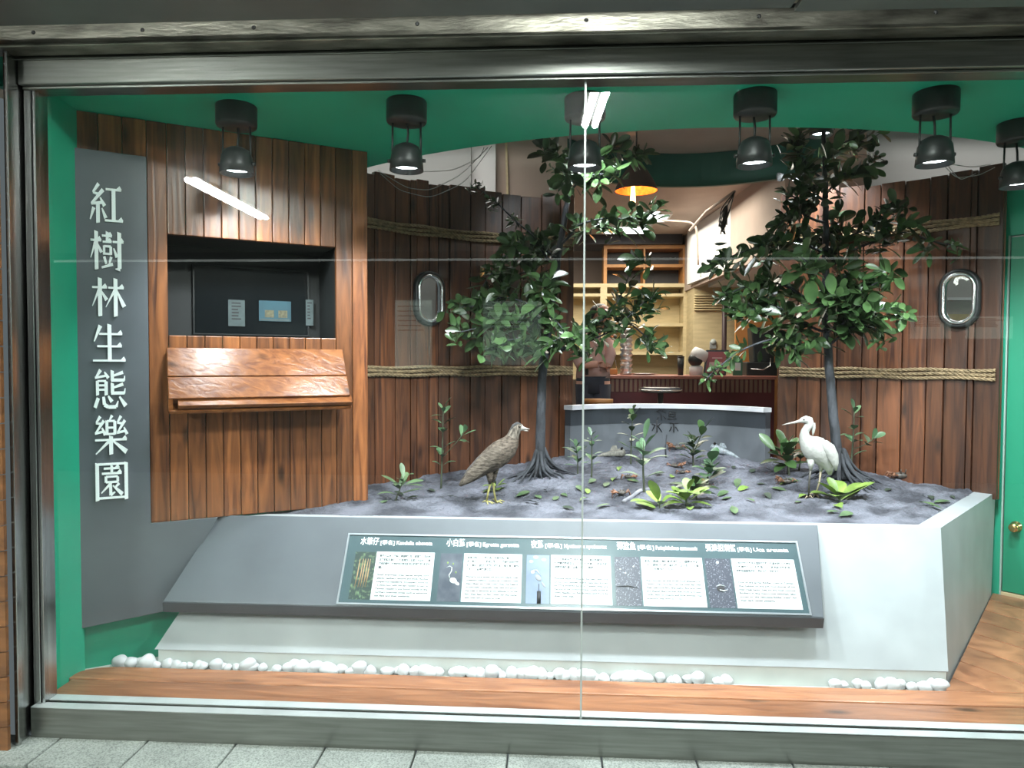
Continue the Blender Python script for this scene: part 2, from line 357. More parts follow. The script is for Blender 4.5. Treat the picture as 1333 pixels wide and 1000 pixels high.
def tag(o, label, cat, group=None, kind=None):
    o['label'] = label; o['category'] = cat
    if group: o['group'] = group
    if kind: o['kind'] = kind
    return o
def thing(name, loc, label, cat, group=None):
    o = bpy.data.objects.new(name, None); COL.objects.link(o); o.location = loc; o.empty_display_size = .1
    return tag(o, label, cat, group)
def struct(o): o['kind'] = 'structure'; return o
def dup(root, loc, label, rotz=None, scale=None, group=None):
    r = root.copy(); COL.objects.link(r); r.location = loc; r['label'] = label
    if group: r['group'] = group
    if rotz is not None: r.rotation_euler = (root.rotation_euler.x, root.rotation_euler.y, rotz)
    if scale is not None: r.scale = scale if hasattr(scale, '__len__') else (scale,)*3
    for ch in list(root.children):
        c = ch.copy(); COL.objects.link(c); c.parent = r
        for g in list(ch.children):
            d = g.copy(); COL.objects.link(d); d.parent = c
    return r
def text_into(mb, body, size, o, ex, ey, mi=0, align='LEFT', extrude=0, width=None, squeeze=1, tall=1):
    """typeset `body` at o with axes ex, ey and add its faces to mb"""
    cu = bpy.data.curves.new('type', 'FONT'); cu.body = body; cu.size = size; cu.align_x = align; cu.resolution_u = 2
    if extrude: cu.offset = extrude
    ob = bpy.data.objects.new('type', cu); COL.objects.link(ob); bpy.context.view_layer.update()
    dg = bpy.context.evaluated_depsgraph_get(); me = bpy.data.meshes.new_from_object(ob.evaluated_get(dg))
    k = squeeze
    if width and len(me.vertices):
        wx = max(v.co.x for v in me.vertices)
        if wx > 1e-6: k = width/wx
    mb.add([o+ex*(v.co.x*k)+ey*(v.co.y*tall) for v in me.vertices], [tuple(p.vertices) for p in me.polygons], mi=mi)
    bpy.data.objects.remove(ob); bpy.data.curves.remove(cu); bpy.data.meshes.remove(me)

# =================================================================== SETTING
CZ = 2.6
# sidewalk slabs outside: separate slabs with open joints, one floor
mb = MB(); x = -1.935-.355*4
while x < 4.2:
    mb.box(x+.003, x+.352, -.29, -.085, -.06, 0); x += .355
x = -1.935-.355*4-.17
while x < 4.2:
    mb.box(x+.003, x+.352, -.62, -.298, -.14, -.075); x += .355
mb.box(-8, 8.5, -7, -.62, -.16, -.08)
struct(mb.build('floor', M['tile'], bevel=.006))

# window: steel header, jamb, sill, two panes
win = bpy.data.objects.new('window_1', None); COL.objects.link(win); win.location = (0, -.05, 0); struct(win)
XR = 3.75
mb = MB(); mb.box(-2.062, XR, -.105, 0, 2.556, 2.65); mb.box(-2.115, XR, -.1, .02, 2.65, 2.8); mb.build('header', M['steel'], win, bevel=.004)
mb = MB(); mb.box(-2.06, XR, -.085, -.005, 2.546, 2.5555); mb.build('glazing_channel', M['steel'], win, bevel=.002)
mb = MB(); mb.box(-2.4, XR, -.185, -.11, 2.672, 2.745); mb.box(-2.4, XR, -.195, -.11, 2.66, 2.674)
rail = mb.build('screw_rail', M['steelworn'], win, bevel=.004)
sp = MB()
for px in (43, 185, 330, 543, 763, 988, 1218):
    p = atY(px, 47-px*.008, -.187); sp.lathe([(.0, .004), (.006, .003), (.008, 0)], (p.x, -.185, 2.715), 10, rot=Matrix.Rotation(PI/2, 3, 'X'))
sp.build('screw', M['darkgap'], rail)
mb = MB(); mb.prism([(-2.055, -.105, 0), (-2.055, -.105, .118), (-2.055, -.06, .120), (-2.055, -.06, .113), (-2.055, -.048, .113), (-2.055, -.048, .122), (-2.055, .0, .124), (-2.055, .0, 0)], (XR+2.055, 0, 0))
mb.build('sill', M['steel'], win, bevel=.002)
mb = MB(); mb.box(-2.055, XR, -.047, .0, .1235, .1255); mb.box(-2.055, XR, -.104, -.061, .1190, .1215); mb.build('sill_top_sheen', mat('sill_sheen_metal', (.55, .60, .60), .5, .55, var=.08), win)  # paler plates added so the sill top looks bright with reflected light
mb = MB()
mb.box(-2.060, -2.034, -.078, -.0, .118, 2.556); mb.box(-2.031, -2.020, -.072, .0, .118, 2.556)
mb.box(-2.079, -2.071, -.105, -.0, 0, 2.66); mb.box(-2.070, -2.054, -.17, -.155, -.06, 2.66); mb.box(-2.070, -2.066, -.156, -.10, -.06, 2.66)
mb.build('jamb', M['steelv'], win, bevel=.002)
mb = MB(); mb.box(-2.12, -2.055, -.02, .0, -.02, 2.66); mb.box(-2.035, -2.030, -.06, .0, .118, 2.556); mb.build('jamb_recess', M['darkgap'], win)
SEAM = .118
for x0, x1 in ((-2.06, SEAM-.0015), (SEAM+.0015, XR)):
    mb = MB(); mb.box(x0, x1, -.056, -.050, .114, 2.556); mb.build('glass_pane', M['glass'], win)
mb = MB(); mb.box(SEAM-.0035, SEAM+.0035, -.058, -.048, .116, 2.554)
mb.build('seam_bead', mat('clear_silicone_bead', (.38, .42, .41), .25), win)

# soffit above the window, with the seam of its two sheets; dark box above the rail
mb = MB(); mb.box(-4, .79, -.54, -.30, 2.685, 2.70); mb.box(.80, 4.2, -.54, -.30, 2.672, 2.69)
so = struct(mb.build('trim_1', M['soffit'], bevel=.003))
mb = MB(); mb.box(-4, 4.2, -.34, -.2, 2.76, 2.95); struct(mb.build('trim_2', M['darkgap']))
# orange planks on the outer wall left of the frame
mb = MB()
z = -.1
while z < 2.66:
    mb.hexa([(-2.072, -.205, z), (-2.072, -.19, z), (-2.9, -.19, z-.09), (-2.9, -.205, z-.09)], [(-2.072, -.205, z+.093), (-2.072, -.19, z+.093), (-2.9, -.19, z+.003), (-2.9, -.205, z+.003)]); z += .097
struct(mb.build('wall_front', M['outwood']))

# the green display box: ceiling with its round cut-out, side walls
mb = MB(); ac = Vector((.85, 3.91)); ar = 3.25
n = 48; xs = [-1.9+(4.6+1.9)*i/n for i in range(n+1)]
def arcy(x_):
    q = ar*ar-(x_-ac.x)**2
    return ac.y-math.sqrt(q) if q > 0 else ac.y
xs = [-2.25+5.9*i/n for i in range(n+1)]
top = [(x_, .0) for x_ in xs]; bot = [(x_, min(arcy(x_), 2.6)) for x_ in xs]
vs = [(a_[0], a_[1]+.02, CZ) for a_ in top]+[(b_[0], b_[1], CZ) for b_ in bot]
mb.closed = False
vs2 = vs+[(p[0], p[1], CZ+.12) for p in vs]; k = n+1; K = 2*k
fs = []
for i in range(n):
    fs += [(i, i+1, k+i+1, k+i), (K+i, K+k+i, K+k+i+1, K+i+1), (k+i, k+i+1, K+k+i+1, K+k+i), (i, K+i, K+i+1, i+1)]
fs += [(0, k, K+k, K), (n, K+n, K+k+n, k+n)]
mb.add(vs2, fs); struct(mb.build('ceiling', M['green']))
mb = MB(); mb.hexa([(-2.062, .0, .05), (-2.102, .295, .05), (-2.16, .295, .05), (-2.13, .0, .05)], [(-2.062, .0, CZ), (-2.102, .295, CZ), (-2.16, .295, CZ), (-2.13, .0, CZ)])
struct(mb.build('wall_left', M['green']))
mb = MB()
for s0_, s1_, z0_, z1_ in ((-.03, .36, .03, CZ), (1.172, 1.318, .03, CZ), (.36, 1.172, .03, 1.60), (.36, 1.172, 2.098, CZ)): mb.para(dw(s0_, z0_, -.09), DX*(s1_-s0_), DN*.05, (0, 0, z1_-z0_))
struct(mb.build('wall_left.001', M['green']))
# right wall on the other diagonal, with the green door in it
RX = Vector((.7071, -.7071, 0)); RN = Vector((-.7071, -.7071, 0)); R0 = Vector((2.60, 1.686, 0))
def rw(s, z, off=0): return R0+RX*s+RN*off+Vector((0, 0, z))
pd = onplane(1305, 600, R0, RN); sd = (pd-R0).dot(RX)
mb = MB(); mb.para(rw(-.05, .1, -.05), RX*(sd+.05), RN*.05, (0, 0, CZ-.1)); mb.para(rw(sd, 2.25, -.05), RX*1.1, RN*.05, (0, 0, CZ-2.25)); mb.para(rw(sd+.80, .1, -.05), RX*.3, RN*.05, (0, 0, CZ-.1))
struct(mb.build('wall_right', M['green']))
door = bpy.data.objects.new('door_1', None); COL.objects.link(door); door.location = rw(sd+.4, .11); struct(door)
mb = MB(); mb.para(rw(sd+.012, .14, -.05), RX*.78, RN*.04, (0, 0, 2.1)); mb.build('door_leaf', mat('green_door_paint', (.008, .24, .13), .45), door, bevel=.003)
mb = MB(); mb.para(rw(sd, .11, -.045), RX*.008, RN*.043, (0, 0, 2.14)); mb.build('door_edge_strip', mat('pale_gap_strip', (.33, .45, .40), .5), door)
mb = MB(); mb.para(rw(sd+.01, .105, -.05), RX*.79, RN*.052, (0, 0, .03)); mb.build('threshold', M['pine'], door)
kp = onplane(1322, 686, R0, RN); ks = (kp-R0).dot(RX)
rot = RN.to_track_quat('Z', 'Y').to_matrix()
mb = MB(); mb.lathe([(.032, 0), (.032, .004), (.012, .008), (.012, .03), (.024, .036), (.028, .05), (.024, .062), (.012, .066), (.0001, .066)], rw(ks, kp.z, -.01), 20, rot=rot)
mb.build('door_knob', M['brass'], door)

# floor of the display: gravel trough base, front deck boards, diagonal boards on the right
mb = MB(); mb.box(-2.2, 3.75, .0, 2.6, .0, .085); struct(mb.build('floor.001', mat('trough_base', (.5, .52, .5), .8)))
deck = MB()
def board(x0, x1, y0, y1, rl=0):
    pts = []
    if rl:
        for i in range(7):
            a_ = PI-PI/2*i/6; pts.append((x0+rl+math.cos(a_)*rl, y1-rl*.5+math.sin(a_)*rl*.5, .0))
    else: pts = [(x0, y1, 0)]
    pts += [(x1, y1, 0), (x1, y0, 0), (x0-.0, y0, 0)]
    deck.prism([(p[0], p[1], .085) for p in pts], (0, 0, .035))
board(-2.085, 3.6, .159, .285, .16); board(-2.062, 3.6, .004, .150)
tr = struct(deck.build('floor.002', M['deckwood'], bevel=.006))
dk = MB()
dd = (Vector((2.519, 1.135, 0))-Vector((2.464, 1.408, 0)))
dv = Vector((.55, -.84, 0)).normalized(); dn = Vector((.84, .55, 0)).normalized(); base = Vector((1.95, .806, 0))
def clipboard(k0, k1):
    # board between two parallel lines, clipped to y>0.29 and planter side (by simple Sutherland-Hodgman)
    P = [base+dn*k0-dv*3, base+dn*k1-dv*3, base+dn*k1+dv*3, base+dn*k0+dv*3]
    side = Vector((1.24, -.913, 0)).normalized(); sp0 = Vector((1.705, .345, 0))
    for nrm, p0 in ((Vector((0, 1, 0)), Vector((0, .29, 0))), (side, sp0), (Vector((-1, -1, 0)).normalized(), Vector((2.62, 1.666, 0))), (Vector((0, -1, 0)), Vector((0, 2.2, 0)))):
        Q = []
        for i in range(len(P)):
            a_, b_ = P[i], P[(i+1) % len(P)]; da, db = (a_-p0).dot(nrm), (b_-p0).dot(nrm)
            if da >= 0: Q.append(a_)
            if (da >= 0) != (db >= 0): Q.append(a_+(b_-a_)*(da/(da-db)))
        P = Q
        if len(P) < 3: return
    dk.prism([(p.x, p.y, .085) for p in P], (0, 0, .033))
k = -1.2
while k < 1.6: clipboard(k+.002, k+.205); k += .209
struct(dk.build('floor.003', M['deckdiag'], bevel=.004))

# slanting plank wall with the viewing opening
mb = MB(); s = -.02; OP = (.372, 1.158, 1.614, 2.085)
edges = [-.015, .095, .19, .288, .372]+[.372+.0787*i for i in range(1, 10)]+[1.158, 1.245, 1.324]
edges = sorted(set(round(e, 4) for e in edges)); e2 = [edges[0]]
for e in edges[1:]:
    if e-e2[-1] > .02: e2.append(e)
for a_, b_ in zip(e2[:-1], e2[1:]):
    segs = [(.735, 2.598)]
    if a_ >= OP[0]-.01 and b_ <= OP[1]+.02: segs = [(.735, OP[2]), (OP[3], 2.598)]
    for z0, z1 in segs:
        mb.para(dw(a_+.0012, z0, -.035), DX*(b_-a_-.0024), DN*(.033+rng.uniform(0, .004)), (0, 0, z1-z0))
mb.para(dw(1.318, .735, -.12), DX*.008, DN*.12, (0, 0, 2.598-.735))
struct(mb.build('wall_left.002', M['wallwood'], bevel=.004))
mb = MB()
mb.para(dw(OP[0], OP[2], -.04), DX*(OP[1]-OP[0]), DN*-.03, (0, 0, .003)); 
nich = MB(); w_ = OP[1]-OP[0]; h_ = OP[3]-OP[2]
nich.para(dw(OP[0]-.02, OP[2]-.02, -.40), DX*(w_+.04), DN*.01, (0, 0, h_+.04))
nich.para(dw(OP[0]-.015, OP[2]-.01, -.40), DX*.012, DN*.36, (0, 0, h_+.02)); nich.para(dw(OP[1]+.003, OP[2]-.01, -.40), DX*.012, DN*.36, (0, 0, h_+.02))
nich.para(dw(OP[0]-.015, OP[3]+.003, -.40), DX*(w_+.03), DN*.36, (0, 0, .012)); nich.para(dw(OP[0]-.015, OP[2]-.015, -.40), DX*(w_+.03), DN*.36, (0, 0, .012))
struct(nich.build('window_2', M['recess']))

# round plank walls
PORT = [oncyl(557, 389), oncyl(1250, 389)]
def planks(a0, a1, label, port):
    mb = MB(); e = [a0]; pa, pz = port; hole = (pa-.079/RR, pa+.079/RR)
    while e[-1] < a1-1e-4:
        b_ = min(e[-1]+rng.choice((.055, .044, .05, .038, .06)), a1)
        if a1-b_ < .02: b_ = a1
        e.append(b_)
    e = sorted([q for q in e if min(abs(q-h) for h in hole) > .012]+list(hole))
    for a_, b_ in zip(e[:-1], e[1:]):
        zt = 2.655+rng.uniform(-.018, .018); o_ = rng.uniform(-.006, .006)
        segs = [(.70, zt)]
        if a_ >= hole[0]-1e-6 and b_ <= hole[1]+1e-6: segs = [(.70, pz-.145), (pz+.145, zt)]
        for z0, z1 in segs:
            p, q = cyl(a_+.0012, z0, RR+o_), cyl(b_-.0012, z0, RR+o_); p2, q2 = cyl(a_+.0012, z0, RR+.035), cyl(b_-.0012, z0, RR+.035)
            up_ = Vector((0, 0, z1-z0)); mb.hexa([p, q, q2, p2], [p+up_, q+up_, q2+up_, p2+up_])
            p, q, q2, p2 = cyl(a_, z0, RR+.030), cyl(b_, z0, RR+.030), cyl(b_, z0, RR+.045), cyl(a_, z0, RR+.045); up_ = Vector((0, 0, min(z1, 2.63)-z0))
            mb.hexa([p, q, q2, p2], [p+up_, q+up_, q2+up_, p2+up_])
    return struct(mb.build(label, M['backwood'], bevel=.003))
DEG = PI/180
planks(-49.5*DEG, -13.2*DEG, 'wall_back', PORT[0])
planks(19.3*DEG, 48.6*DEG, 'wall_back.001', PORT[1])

# curved parapet in the gap
mb = MB(); pc = Vector((.74, 1.56, 0)); pr = .84; n = 30; a0, a1 = -46*DEG, 72*DEG
def par(a_, z, r): return Vector((pc.x+math.sin(a_)*r, pc.y+math.cos(a_)*r, z))
a1 = 70*DEG
def ring(mb, z0, z1, r0_, r1_, a0=-47*DEG, a1=54*DEG, n=30, mi=0):
    vs = []
    for i in range(n+1):
        t = a0+(a1-a0)*i/n; vs += [par(t, z0, r0_), par(t, z0, r1_), par(t, z1, r1_), par(t, z1, r0_)]
    fs = []
    for i in range(n):
        q = i*4; fs += [(q+j, q+(j+1) % 4, q+4+(j+1) % 4, q+4+j) for j in range(4)]
    fs += [(0, 1, 2, 3), (n*4+3, n*4+2, n*4+1, n*4)]; mb.add(vs, fs, False, mi)
ring(mb, .70, 1.055, pr, pr+.05); pw = struct(mb.build('wall_back.002', M['parapet']))
mb = MB(); ring(mb, 1.055, 1.165, pr-.002, pr+.05); mb.build('dark_band', M['parapetdark'], pw)
mb = MB(); ring(mb, 1.165, 1.195, pr-.02, pr+.06); mb.build('white_cap', M['capwhite'], pw)
# brush writing on the parapet
def brush(strokes, px, py, w, mbt):
    c = atY(px, py, 2.388)
    for st in strokes:
        pts = [Vector((c.x+(x_-50)/100*w, 2.393-.0, c.z+(y_-50)/100*w*1.15)) for x_, y_ in st]
        for i, p in enumerate(pts):
            q = (p.x-pc.x)/pr; p.y = pc.y+math.sqrt(max(0, 1-q*q))*(pr-.004)
        mbt.tube(pts, [.010]*(len(pts)-1)+[.004], 6, flat=.5)
wr = MB()
brush([[(50, 100), (52, 10), (44, 16)], [(10, 70), (38, 66), (12, 20)], [(88, 80), (58, 58), (95, 15)]], 855, 556, .085, wr)
brush([[(20, 95), (45, 75), (15, 62), (48, 48)], [(55, 95), (80, 78), (52, 66), (88, 50)], [(30, 30), (20, 5)], [(50, 36), (52, 0)], [(70, 30), (90, 6)]], 861, 538, .09, wr)
brush([[(25, 95), (22, 55), (75, 55), (78, 92), (25, 95)], [(26, 75), (74, 75)], [(10, 35), (92, 35)]], 875, 543, .075, wr)
brush([[(12, 80), (90, 82)], [(50, 80), (50, 8), (40, 15)], [(30, 52), (12, 15)], [(66, 52), (92, 18)]], 877, 556, .075, wr)
wr.build('brush_writing', M['ink'], pw)

# =================================================================== PLANTER AND MUD
def wallx(y): return A.x+(y-A.y)/DX.y*DX.x
mb = MB()
FL = [(-1.815, .36, .17), (wallx(.64)+.012, .64, .73), (wallx(.70)+.012, .70, .73), (-1.60, .70, .17)]
FRp = [(1.712, .36, .17), (1.815, .64, .73), (1.747, .70, .73), (1.75, .70, .17)]
mb.hexa(FL, FRp)
# right side
PE = Vector((2.63, 1.63, 0))
q00, q10, q11, q01 = map(Vector, ((1.712, .36, .06), (2.625, 1.60, .06), (2.64, 1.61, .73), (1.815, .64, .73)))
i00, i10, i11, i01 = map(Vector, ((1.66, .46, .06), (2.56, 1.66, .06), (2.57, 1.675, .73), (1.745, .70, .73)))
NB = 10; vs = []; fs = []
for a_, b_, c_, d_ in ((q00, q10, q11, q01), (i00, i10, i11, i01)):
    for jj in range(NB+1):
        for ii in range(NB+1): vs.append((a_.lerp(b_, ii/NB)).lerp(d_.lerp(c_, ii/NB), jj/NB))
G = (NB+1)**2; ID = lambda ii, jj, k_: k_*G+jj*(NB+1)+ii
for k_ in (0, 1):
    for jj in range(NB):
        for ii in range(NB): fs.append((ID(ii, jj, k_), ID(ii+1, jj, k_), ID(ii+1, jj+1, k_), ID(ii, jj+1, k_)))
mb.add(vs, fs, True)
ed = [ID(ii, NB, 0) for ii in range(NB+1)]; ei = [ID(ii, NB, 1) for ii in range(NB+1)]; k_ = len(mb.v)
mb.add([vs[q_] for q_ in ed]+[vs[q_]for q_ in ei], [(ii, ii+1, NB+2+ii, NB+1+ii) for ii in range(NB)])
pl = mb.build('planter', M['planter']); tag(pl, 'long white sloped planter filled with grey mud, standing behind the front deck', 'planter')
mb = MB(); mb.box(-1.80, 1.708, .366, .46, .05, .171)
mb.build('kick_plate', M['kick'], pl)
# mud
mb = MB(); nx, ny = 330, 140; x0, x1, y0, y1 = -1.55, 2.64, .672, 2.44
idx = {}
def inside(x, y):
    if y > 1.56 and (x-pc.x)**2+(y-pc.y)**2 > (pr+.03)**2 and (x-CC.x)**2+(y-CC.y)**2 > (RR-.0)**2: return False
    if (x-CC.x)**2+(y-CC.y)**2 > (RR+.02)**2: return False
    if x < -.98 and y > 1.02: return (x-CC.x)**2+(y-CC.y)**2 < RR*RR and x > -1.25
    if x < -.98 and (Vector((x, y, 0))-A).dot(DN) < -.09: return False
    if (Vector((x, y, 0))-Vector((1.76, .69, 0))).dot(Vector((.975, -.825, 0))) > .03: return False
    return True
for j in range(ny+1):
    for i in range(nx+1):
        x_, y_ = x0+(x1-x0)*i/nx, y0+(y1-y0)*j/ny
        if inside(x_, y_): idx[i, j] = len(mb.v); mb.v.append(Vector((x_, y_, mudh(x_, y_))))
for (i, j) in list(idx):
    q = [(i, j), (i+1, j), (i+1, j+1), (i, j+1)]
    if all(k_ in idx for k_ in q): mb.f.append([idx[k_] for k_ in q]); mb.m.append(0); mb.sm.append(True)
    elif sum(k_ in idx for k_ in q) == 3: mb.f.append([idx[k_] for k_ in q if k_ in idx]); mb.m.append(0); mb.sm.append(True)
mud = mb.build('mud_bed', M['mud'], recalc=False)
tag(mud, 'uneven grey mud surface filling the white planter', 'mud', kind='stuff')

# =================================================================== CHARCOAL SIGN WITH BIG LETTERS (on the slanting wall)
sg = thing('sign_board', dw(.15, .30, .02), 'tall charcoal board on the left with seven white vertical characters', 'sign')
mb = MB()
pr_ = [dw(-.012, .291), dw(.335, .315), dw(.578, .738), dw(.288, .738), dw(.288, 2.427), dw(-.012, 2.429)]
mb.prism([p+DN*.006 for p in pr_], DN*.012); mb.build('board', M['board'], sg, bevel=.002)
def glyph(strokes):
    polys = []
    for st in strokes:
        k = st[0]
        if k == 'H':
            x1_, x2_, y_ = st[1:4]; t = 2.6; polys.append([(x1_, y_-t), (x2_, y_-t), (x2_, y_+t), (x1_, y_+t)])
            if len(st) < 5: polys.append([(x2_-15, y_+t-.5), (x2_+1, y_+t-.5), (x2_-5, y_+t+8)])
        elif k == 'V':
            x_, ya, yb = st[1:4]; w_ = (st[4] if len(st) > 4 else 11)/2
            polys.append([(x_-w_, yb), (x_+w_, yb+2), (x_+w_, ya-3), (x_-w_, ya)])
        else:
            P = st[1:]
            for (xa, ya, wa), (xb, yb, wb) in zip(P[:-1], P[1:]):
                d_ = Vector((xb-xa, yb-ya)); d_.normalize(); q = Vector((-d_.y, d_.x))
                polys.append([(xa+q.x*wa/2, ya+q.y*wa/2), (xb+q.x*wb/2, yb+q.y*wb/2), (xb-q.x*wb/2, yb-q.y*wb/2), (xa-q.x*wa/2, ya-q.y*wa/2)])
    return polys
Pn = lambda *a_: ('P',)+a_
GL = [
 [Pn((27, 98, 9), (10, 76, 5)), Pn((10, 75, 5), (26, 72, 7)), Pn((40, 84, 10), (6, 48, 6)), Pn((4, 47, 6), (36, 52, 7)), Pn((31, 64, 4), (44, 44, 11)), ('V', 24, 50, 0, 11), Pn((12, 38, 10), (1, 8, 3)), Pn((36, 38, 4), (47, 14, 11)), ('H', 48, 95, 86), ('V', 71, 86, 8, 12), ('H', 44, 99, 8)],
 [('H', 0, 32, 74), ('V', 17, 98, 0, 11), Pn((15, 72, 8), (0, 30, 2)), Pn((20, 66, 4), (32, 44, 10)), ('H', 34, 64, 86), ('V', 50, 98, 72, 9), ('H', 36, 63, 71), ('V', 40, 62, 38, 7), ('V', 60, 62, 38, 8), ('H', 40, 60, 60, 0), ('H', 40, 60, 41, 0), Pn((40, 34, 8), (46, 16, 7)), Pn((61, 34, 8), (54, 14, 4)), Pn((32, 6, 5), (66, 16, 8)), ('H', 66, 99, 72), ('V', 86, 98, 4, 12), Pn((88, 4, 10), (73, 4, 2)), Pn((69, 56, 4), (78, 34, 10))],
 [('H', 2, 46, 73), ('V', 25, 98, 0, 12), Pn((24, 71, 8), (2, 26, 2)), Pn((29, 64, 4), (45, 42, 11)), ('H', 50, 97, 73), ('V', 72, 98, 0, 12), Pn((71, 70, 8), (42, 24, 2)), Pn((75, 68, 4), (98, 26, 13))],
 [Pn((24, 94, 12), (5, 54, 3)), ('H', 20, 90, 73), ('V', 51, 99, 6, 12), ('H', 14, 88, 42), ('H', 1, 99, 6)],
 [Pn((22, 99, 10), (8, 80, 5)), Pn((5, 79, 6), (42, 85, 6)), Pn((33, 94, 4), (45, 78, 10)), ('V', 12, 72, 34, 9), ('V', 38, 72, 34, 10), ('H', 12, 38, 71, 0), ('H', 12, 38, 60, 0), ('H', 12, 38, 49, 0), ('V', 57, 99, 72, 10), Pn((90, 93, 9), (57, 83, 5)), Pn((53, 73, 8), (94, 73, 8)), Pn((93, 72, 6), (95, 84, 3)), ('V', 57, 67, 40, 10), Pn((90, 63, 9), (57, 53, 5)), Pn((53, 40, 8), (94, 40, 8)), Pn((93, 39, 6), (96, 52, 3)), Pn((14, 28, 10), (4, 4, 10)), Pn((30, 31, 8), (32, 11, 10), (44, 5, 9), (68, 5, 9), (74, 20, 3)), Pn((44, 33, 5), (55, 18, 11)), Pn((78, 31, 5), (97, 7, 13))],
 [Pn((54, 100, 9), (46, 88, 4)), ('V', 38, 88, 50, 9), ('V', 62, 88, 50, 9), ('H', 38, 62, 86, 0), ('H', 38, 62, 69, 0), ('H', 38, 62, 53, 0), Pn((18, 98, 9), (6, 82, 5)), Pn((5, 81, 5), (20, 79, 6)), Pn((29, 87, 9), (4, 56, 5)), Pn((2, 55, 6), (29, 60, 6)), Pn((23, 69, 4), (33, 51, 10)), Pn((81, 98, 9), (70, 82, 5)), Pn((69, 81, 5), (84, 79, 6)), Pn((93, 87, 9), (70, 56, 5)), Pn((68, 55, 6), (95, 60, 6)), Pn((90, 69, 4), (99, 51, 10)), ('H', 2, 98, 38), ('V', 50, 49, 0, 12), Pn((47, 37, 9), (4, 3, 3)), Pn((54, 37, 4), (97, 6, 13))],
 [('V', 6, 97, 0, 11), ('V', 94, 97, 0, 11), ('H', 6, 94, 93, 0), ('H', 6, 94, 7, 0), ('H', 26, 74, 82), ('V', 50, 91, 70, 8), ('H', 20, 80, 69), ('V', 32, 62, 46, 8), ('V', 68, 62, 46, 8), ('H', 32, 68, 61, 0), ('H', 32, 68, 47, 0), Pn((48, 45, 8), (18, 20, 3)), ('V', 46, 42, 13, 9), Pn((46, 14, 8), (60, 21, 3)), Pn((72, 43, 8), (58, 31, 4)), Pn((53, 38, 4), (82, 14, 11))]]
for i, g in enumerate(GL):
    ztop = 2.284-i*.2075; ztop -= 0; mb = MB(); s0 = .062+.001*i
    for j, poly in enumerate(glyph(g)):
        o_ = .018+.0003*(j % 7)
        mb.prism([dw(s0+x_/100*.130, ztop-.178+y_/100*.178, o_) for x_, y_ in poly], DN*.012)
    mb.build('letter', M['letter'], sg)

# wooden ledge under the opening
lg = thing('wooden_ledge', dw(.77, 1.26, .0), 'sloping varnished wooden ledge fixed below the dark opening', 'ledge')
def slab(s0, s1, za, oa, zb, ob, th, name, s0b=None, s1b=None):
    s0b = s0 if s0b is None else s0b; s1b = s1 if s1b is None else s1b
    mb = MB(); nv = (DN*(za-zb)+Vector((0, 0, ob-oa))).normalized()*th
    q = [dw(s0, za, oa), dw(s1, za, oa), dw(s1b, zb, ob), dw(s0b, zb, ob)]
    mb.hexa(q, [p-nv for p in q]); return mb.build(name, M['ledgewood'], lg, bevel=.003)
slab(.362, 1.185, 1.557, .022, 1.425, .105, .02, 'board')
slab(.362, 1.185, 1.421, .107, 1.325, .17, .022, 'board')
slab(.400, 1.195, 1.327, .150, 1.292, .185, .022, 'lip')
slab(.362, 1.195, 1.30, .10, 1.268, .165, .016, 'board')
mb = MB(); mb.prism([dw(.362, 1.54, .01), dw(.362, 1.42, .095), dw(.362, 1.32, .165), dw(.362, 1.262, .16), dw(.362, 1.30, .03)], DX*.018); mb.build('bracket', M['ledgewood'], lg)
mb = MB(); mb.prism([dw(1.166, 1.54, .01), dw(1.166, 1.42, .095), dw(1.166, 1.32, .16), dw(1.166, 1.275, .155), dw(1.166, 1.30, .03)], DX*.018); mb.build('bracket', M['ledgewood'], lg)

# screen, and dim sheets standing in for notices reflected in it
scn = thing('display_screen', dw(.80, 1.63, -.36), 'dark screen deep inside the opening in the plank wall', 'screen')
mb = MB(); mb.para(dw(.50, 1.63, -.385), DX*.60, DN*.02, (0, 0, .37)); mb.build('housing', M['black'], scn, bevel=.004)
mb = MB(); mb.para(dw(.51, 1.64, -.3648), DX*.58, DN*.002, (0, 0, .35)); mb.build('screen_face', M['screen'], scn)
def dwpx(px, py, off):
    p = onplane(px, py, A+DN*off, DN); return (p-A).dot(DX), p.z
def card(px0, py0, px1, py1, off, name, m_, label, cat):
    s0, z1_ = dwpx(px0, py0, off); s1, z0_ = dwpx(px1, py1, off)
    t_ = thing(name, dw((s0+s1)/2, z0_, off), label, cat)
    mb = MB(); mb.para(dw(s0, z0_, off-.003), DX*(s1-s0), DN*.003, (0, 0, z1_-z0_)); mb.build('sheet', m_, t_)
    return t_, s0, s1, z0_, z1_
dimp = mat('reflected_grey_paper', (.06, .085, .085), .6, var=.15, vscale=20)
for (a_, b_, lab) in (((297, 390), (319, 425), 'pale sheet standing in for a reflected notice, left in the dark opening'), ((398, 390), (408, 424), 'narrow pale sheet standing in for a reflected notice, right in the dark opening')):
    t_, s0, s1, z0, z1 = card(a_[0], a_[1], b_[0], b_[1], -.355, 'reflected_sheet', dimp, lab, 'notice')
    mb = MB()
    for r_ in range(6):
        mb.para(dw(s0+(s1-s0)*.2, z1-(z1-z0)*(.15+.12*r_), -.3549), DX*(s1-s0)*rng.uniform(.3, .6), DN*.0006, (0, 0, (z1-z0)*.05))
    mb.build('print', M['ink'], t_)
t_, s0, s1, z0, z1 = card(337, 391, 379, 419, -.355, 'mirrored_notice', M['tealposter'], 'small teal sheet with two yellow squares standing in for a reflected poster in the dark opening', 'notice')
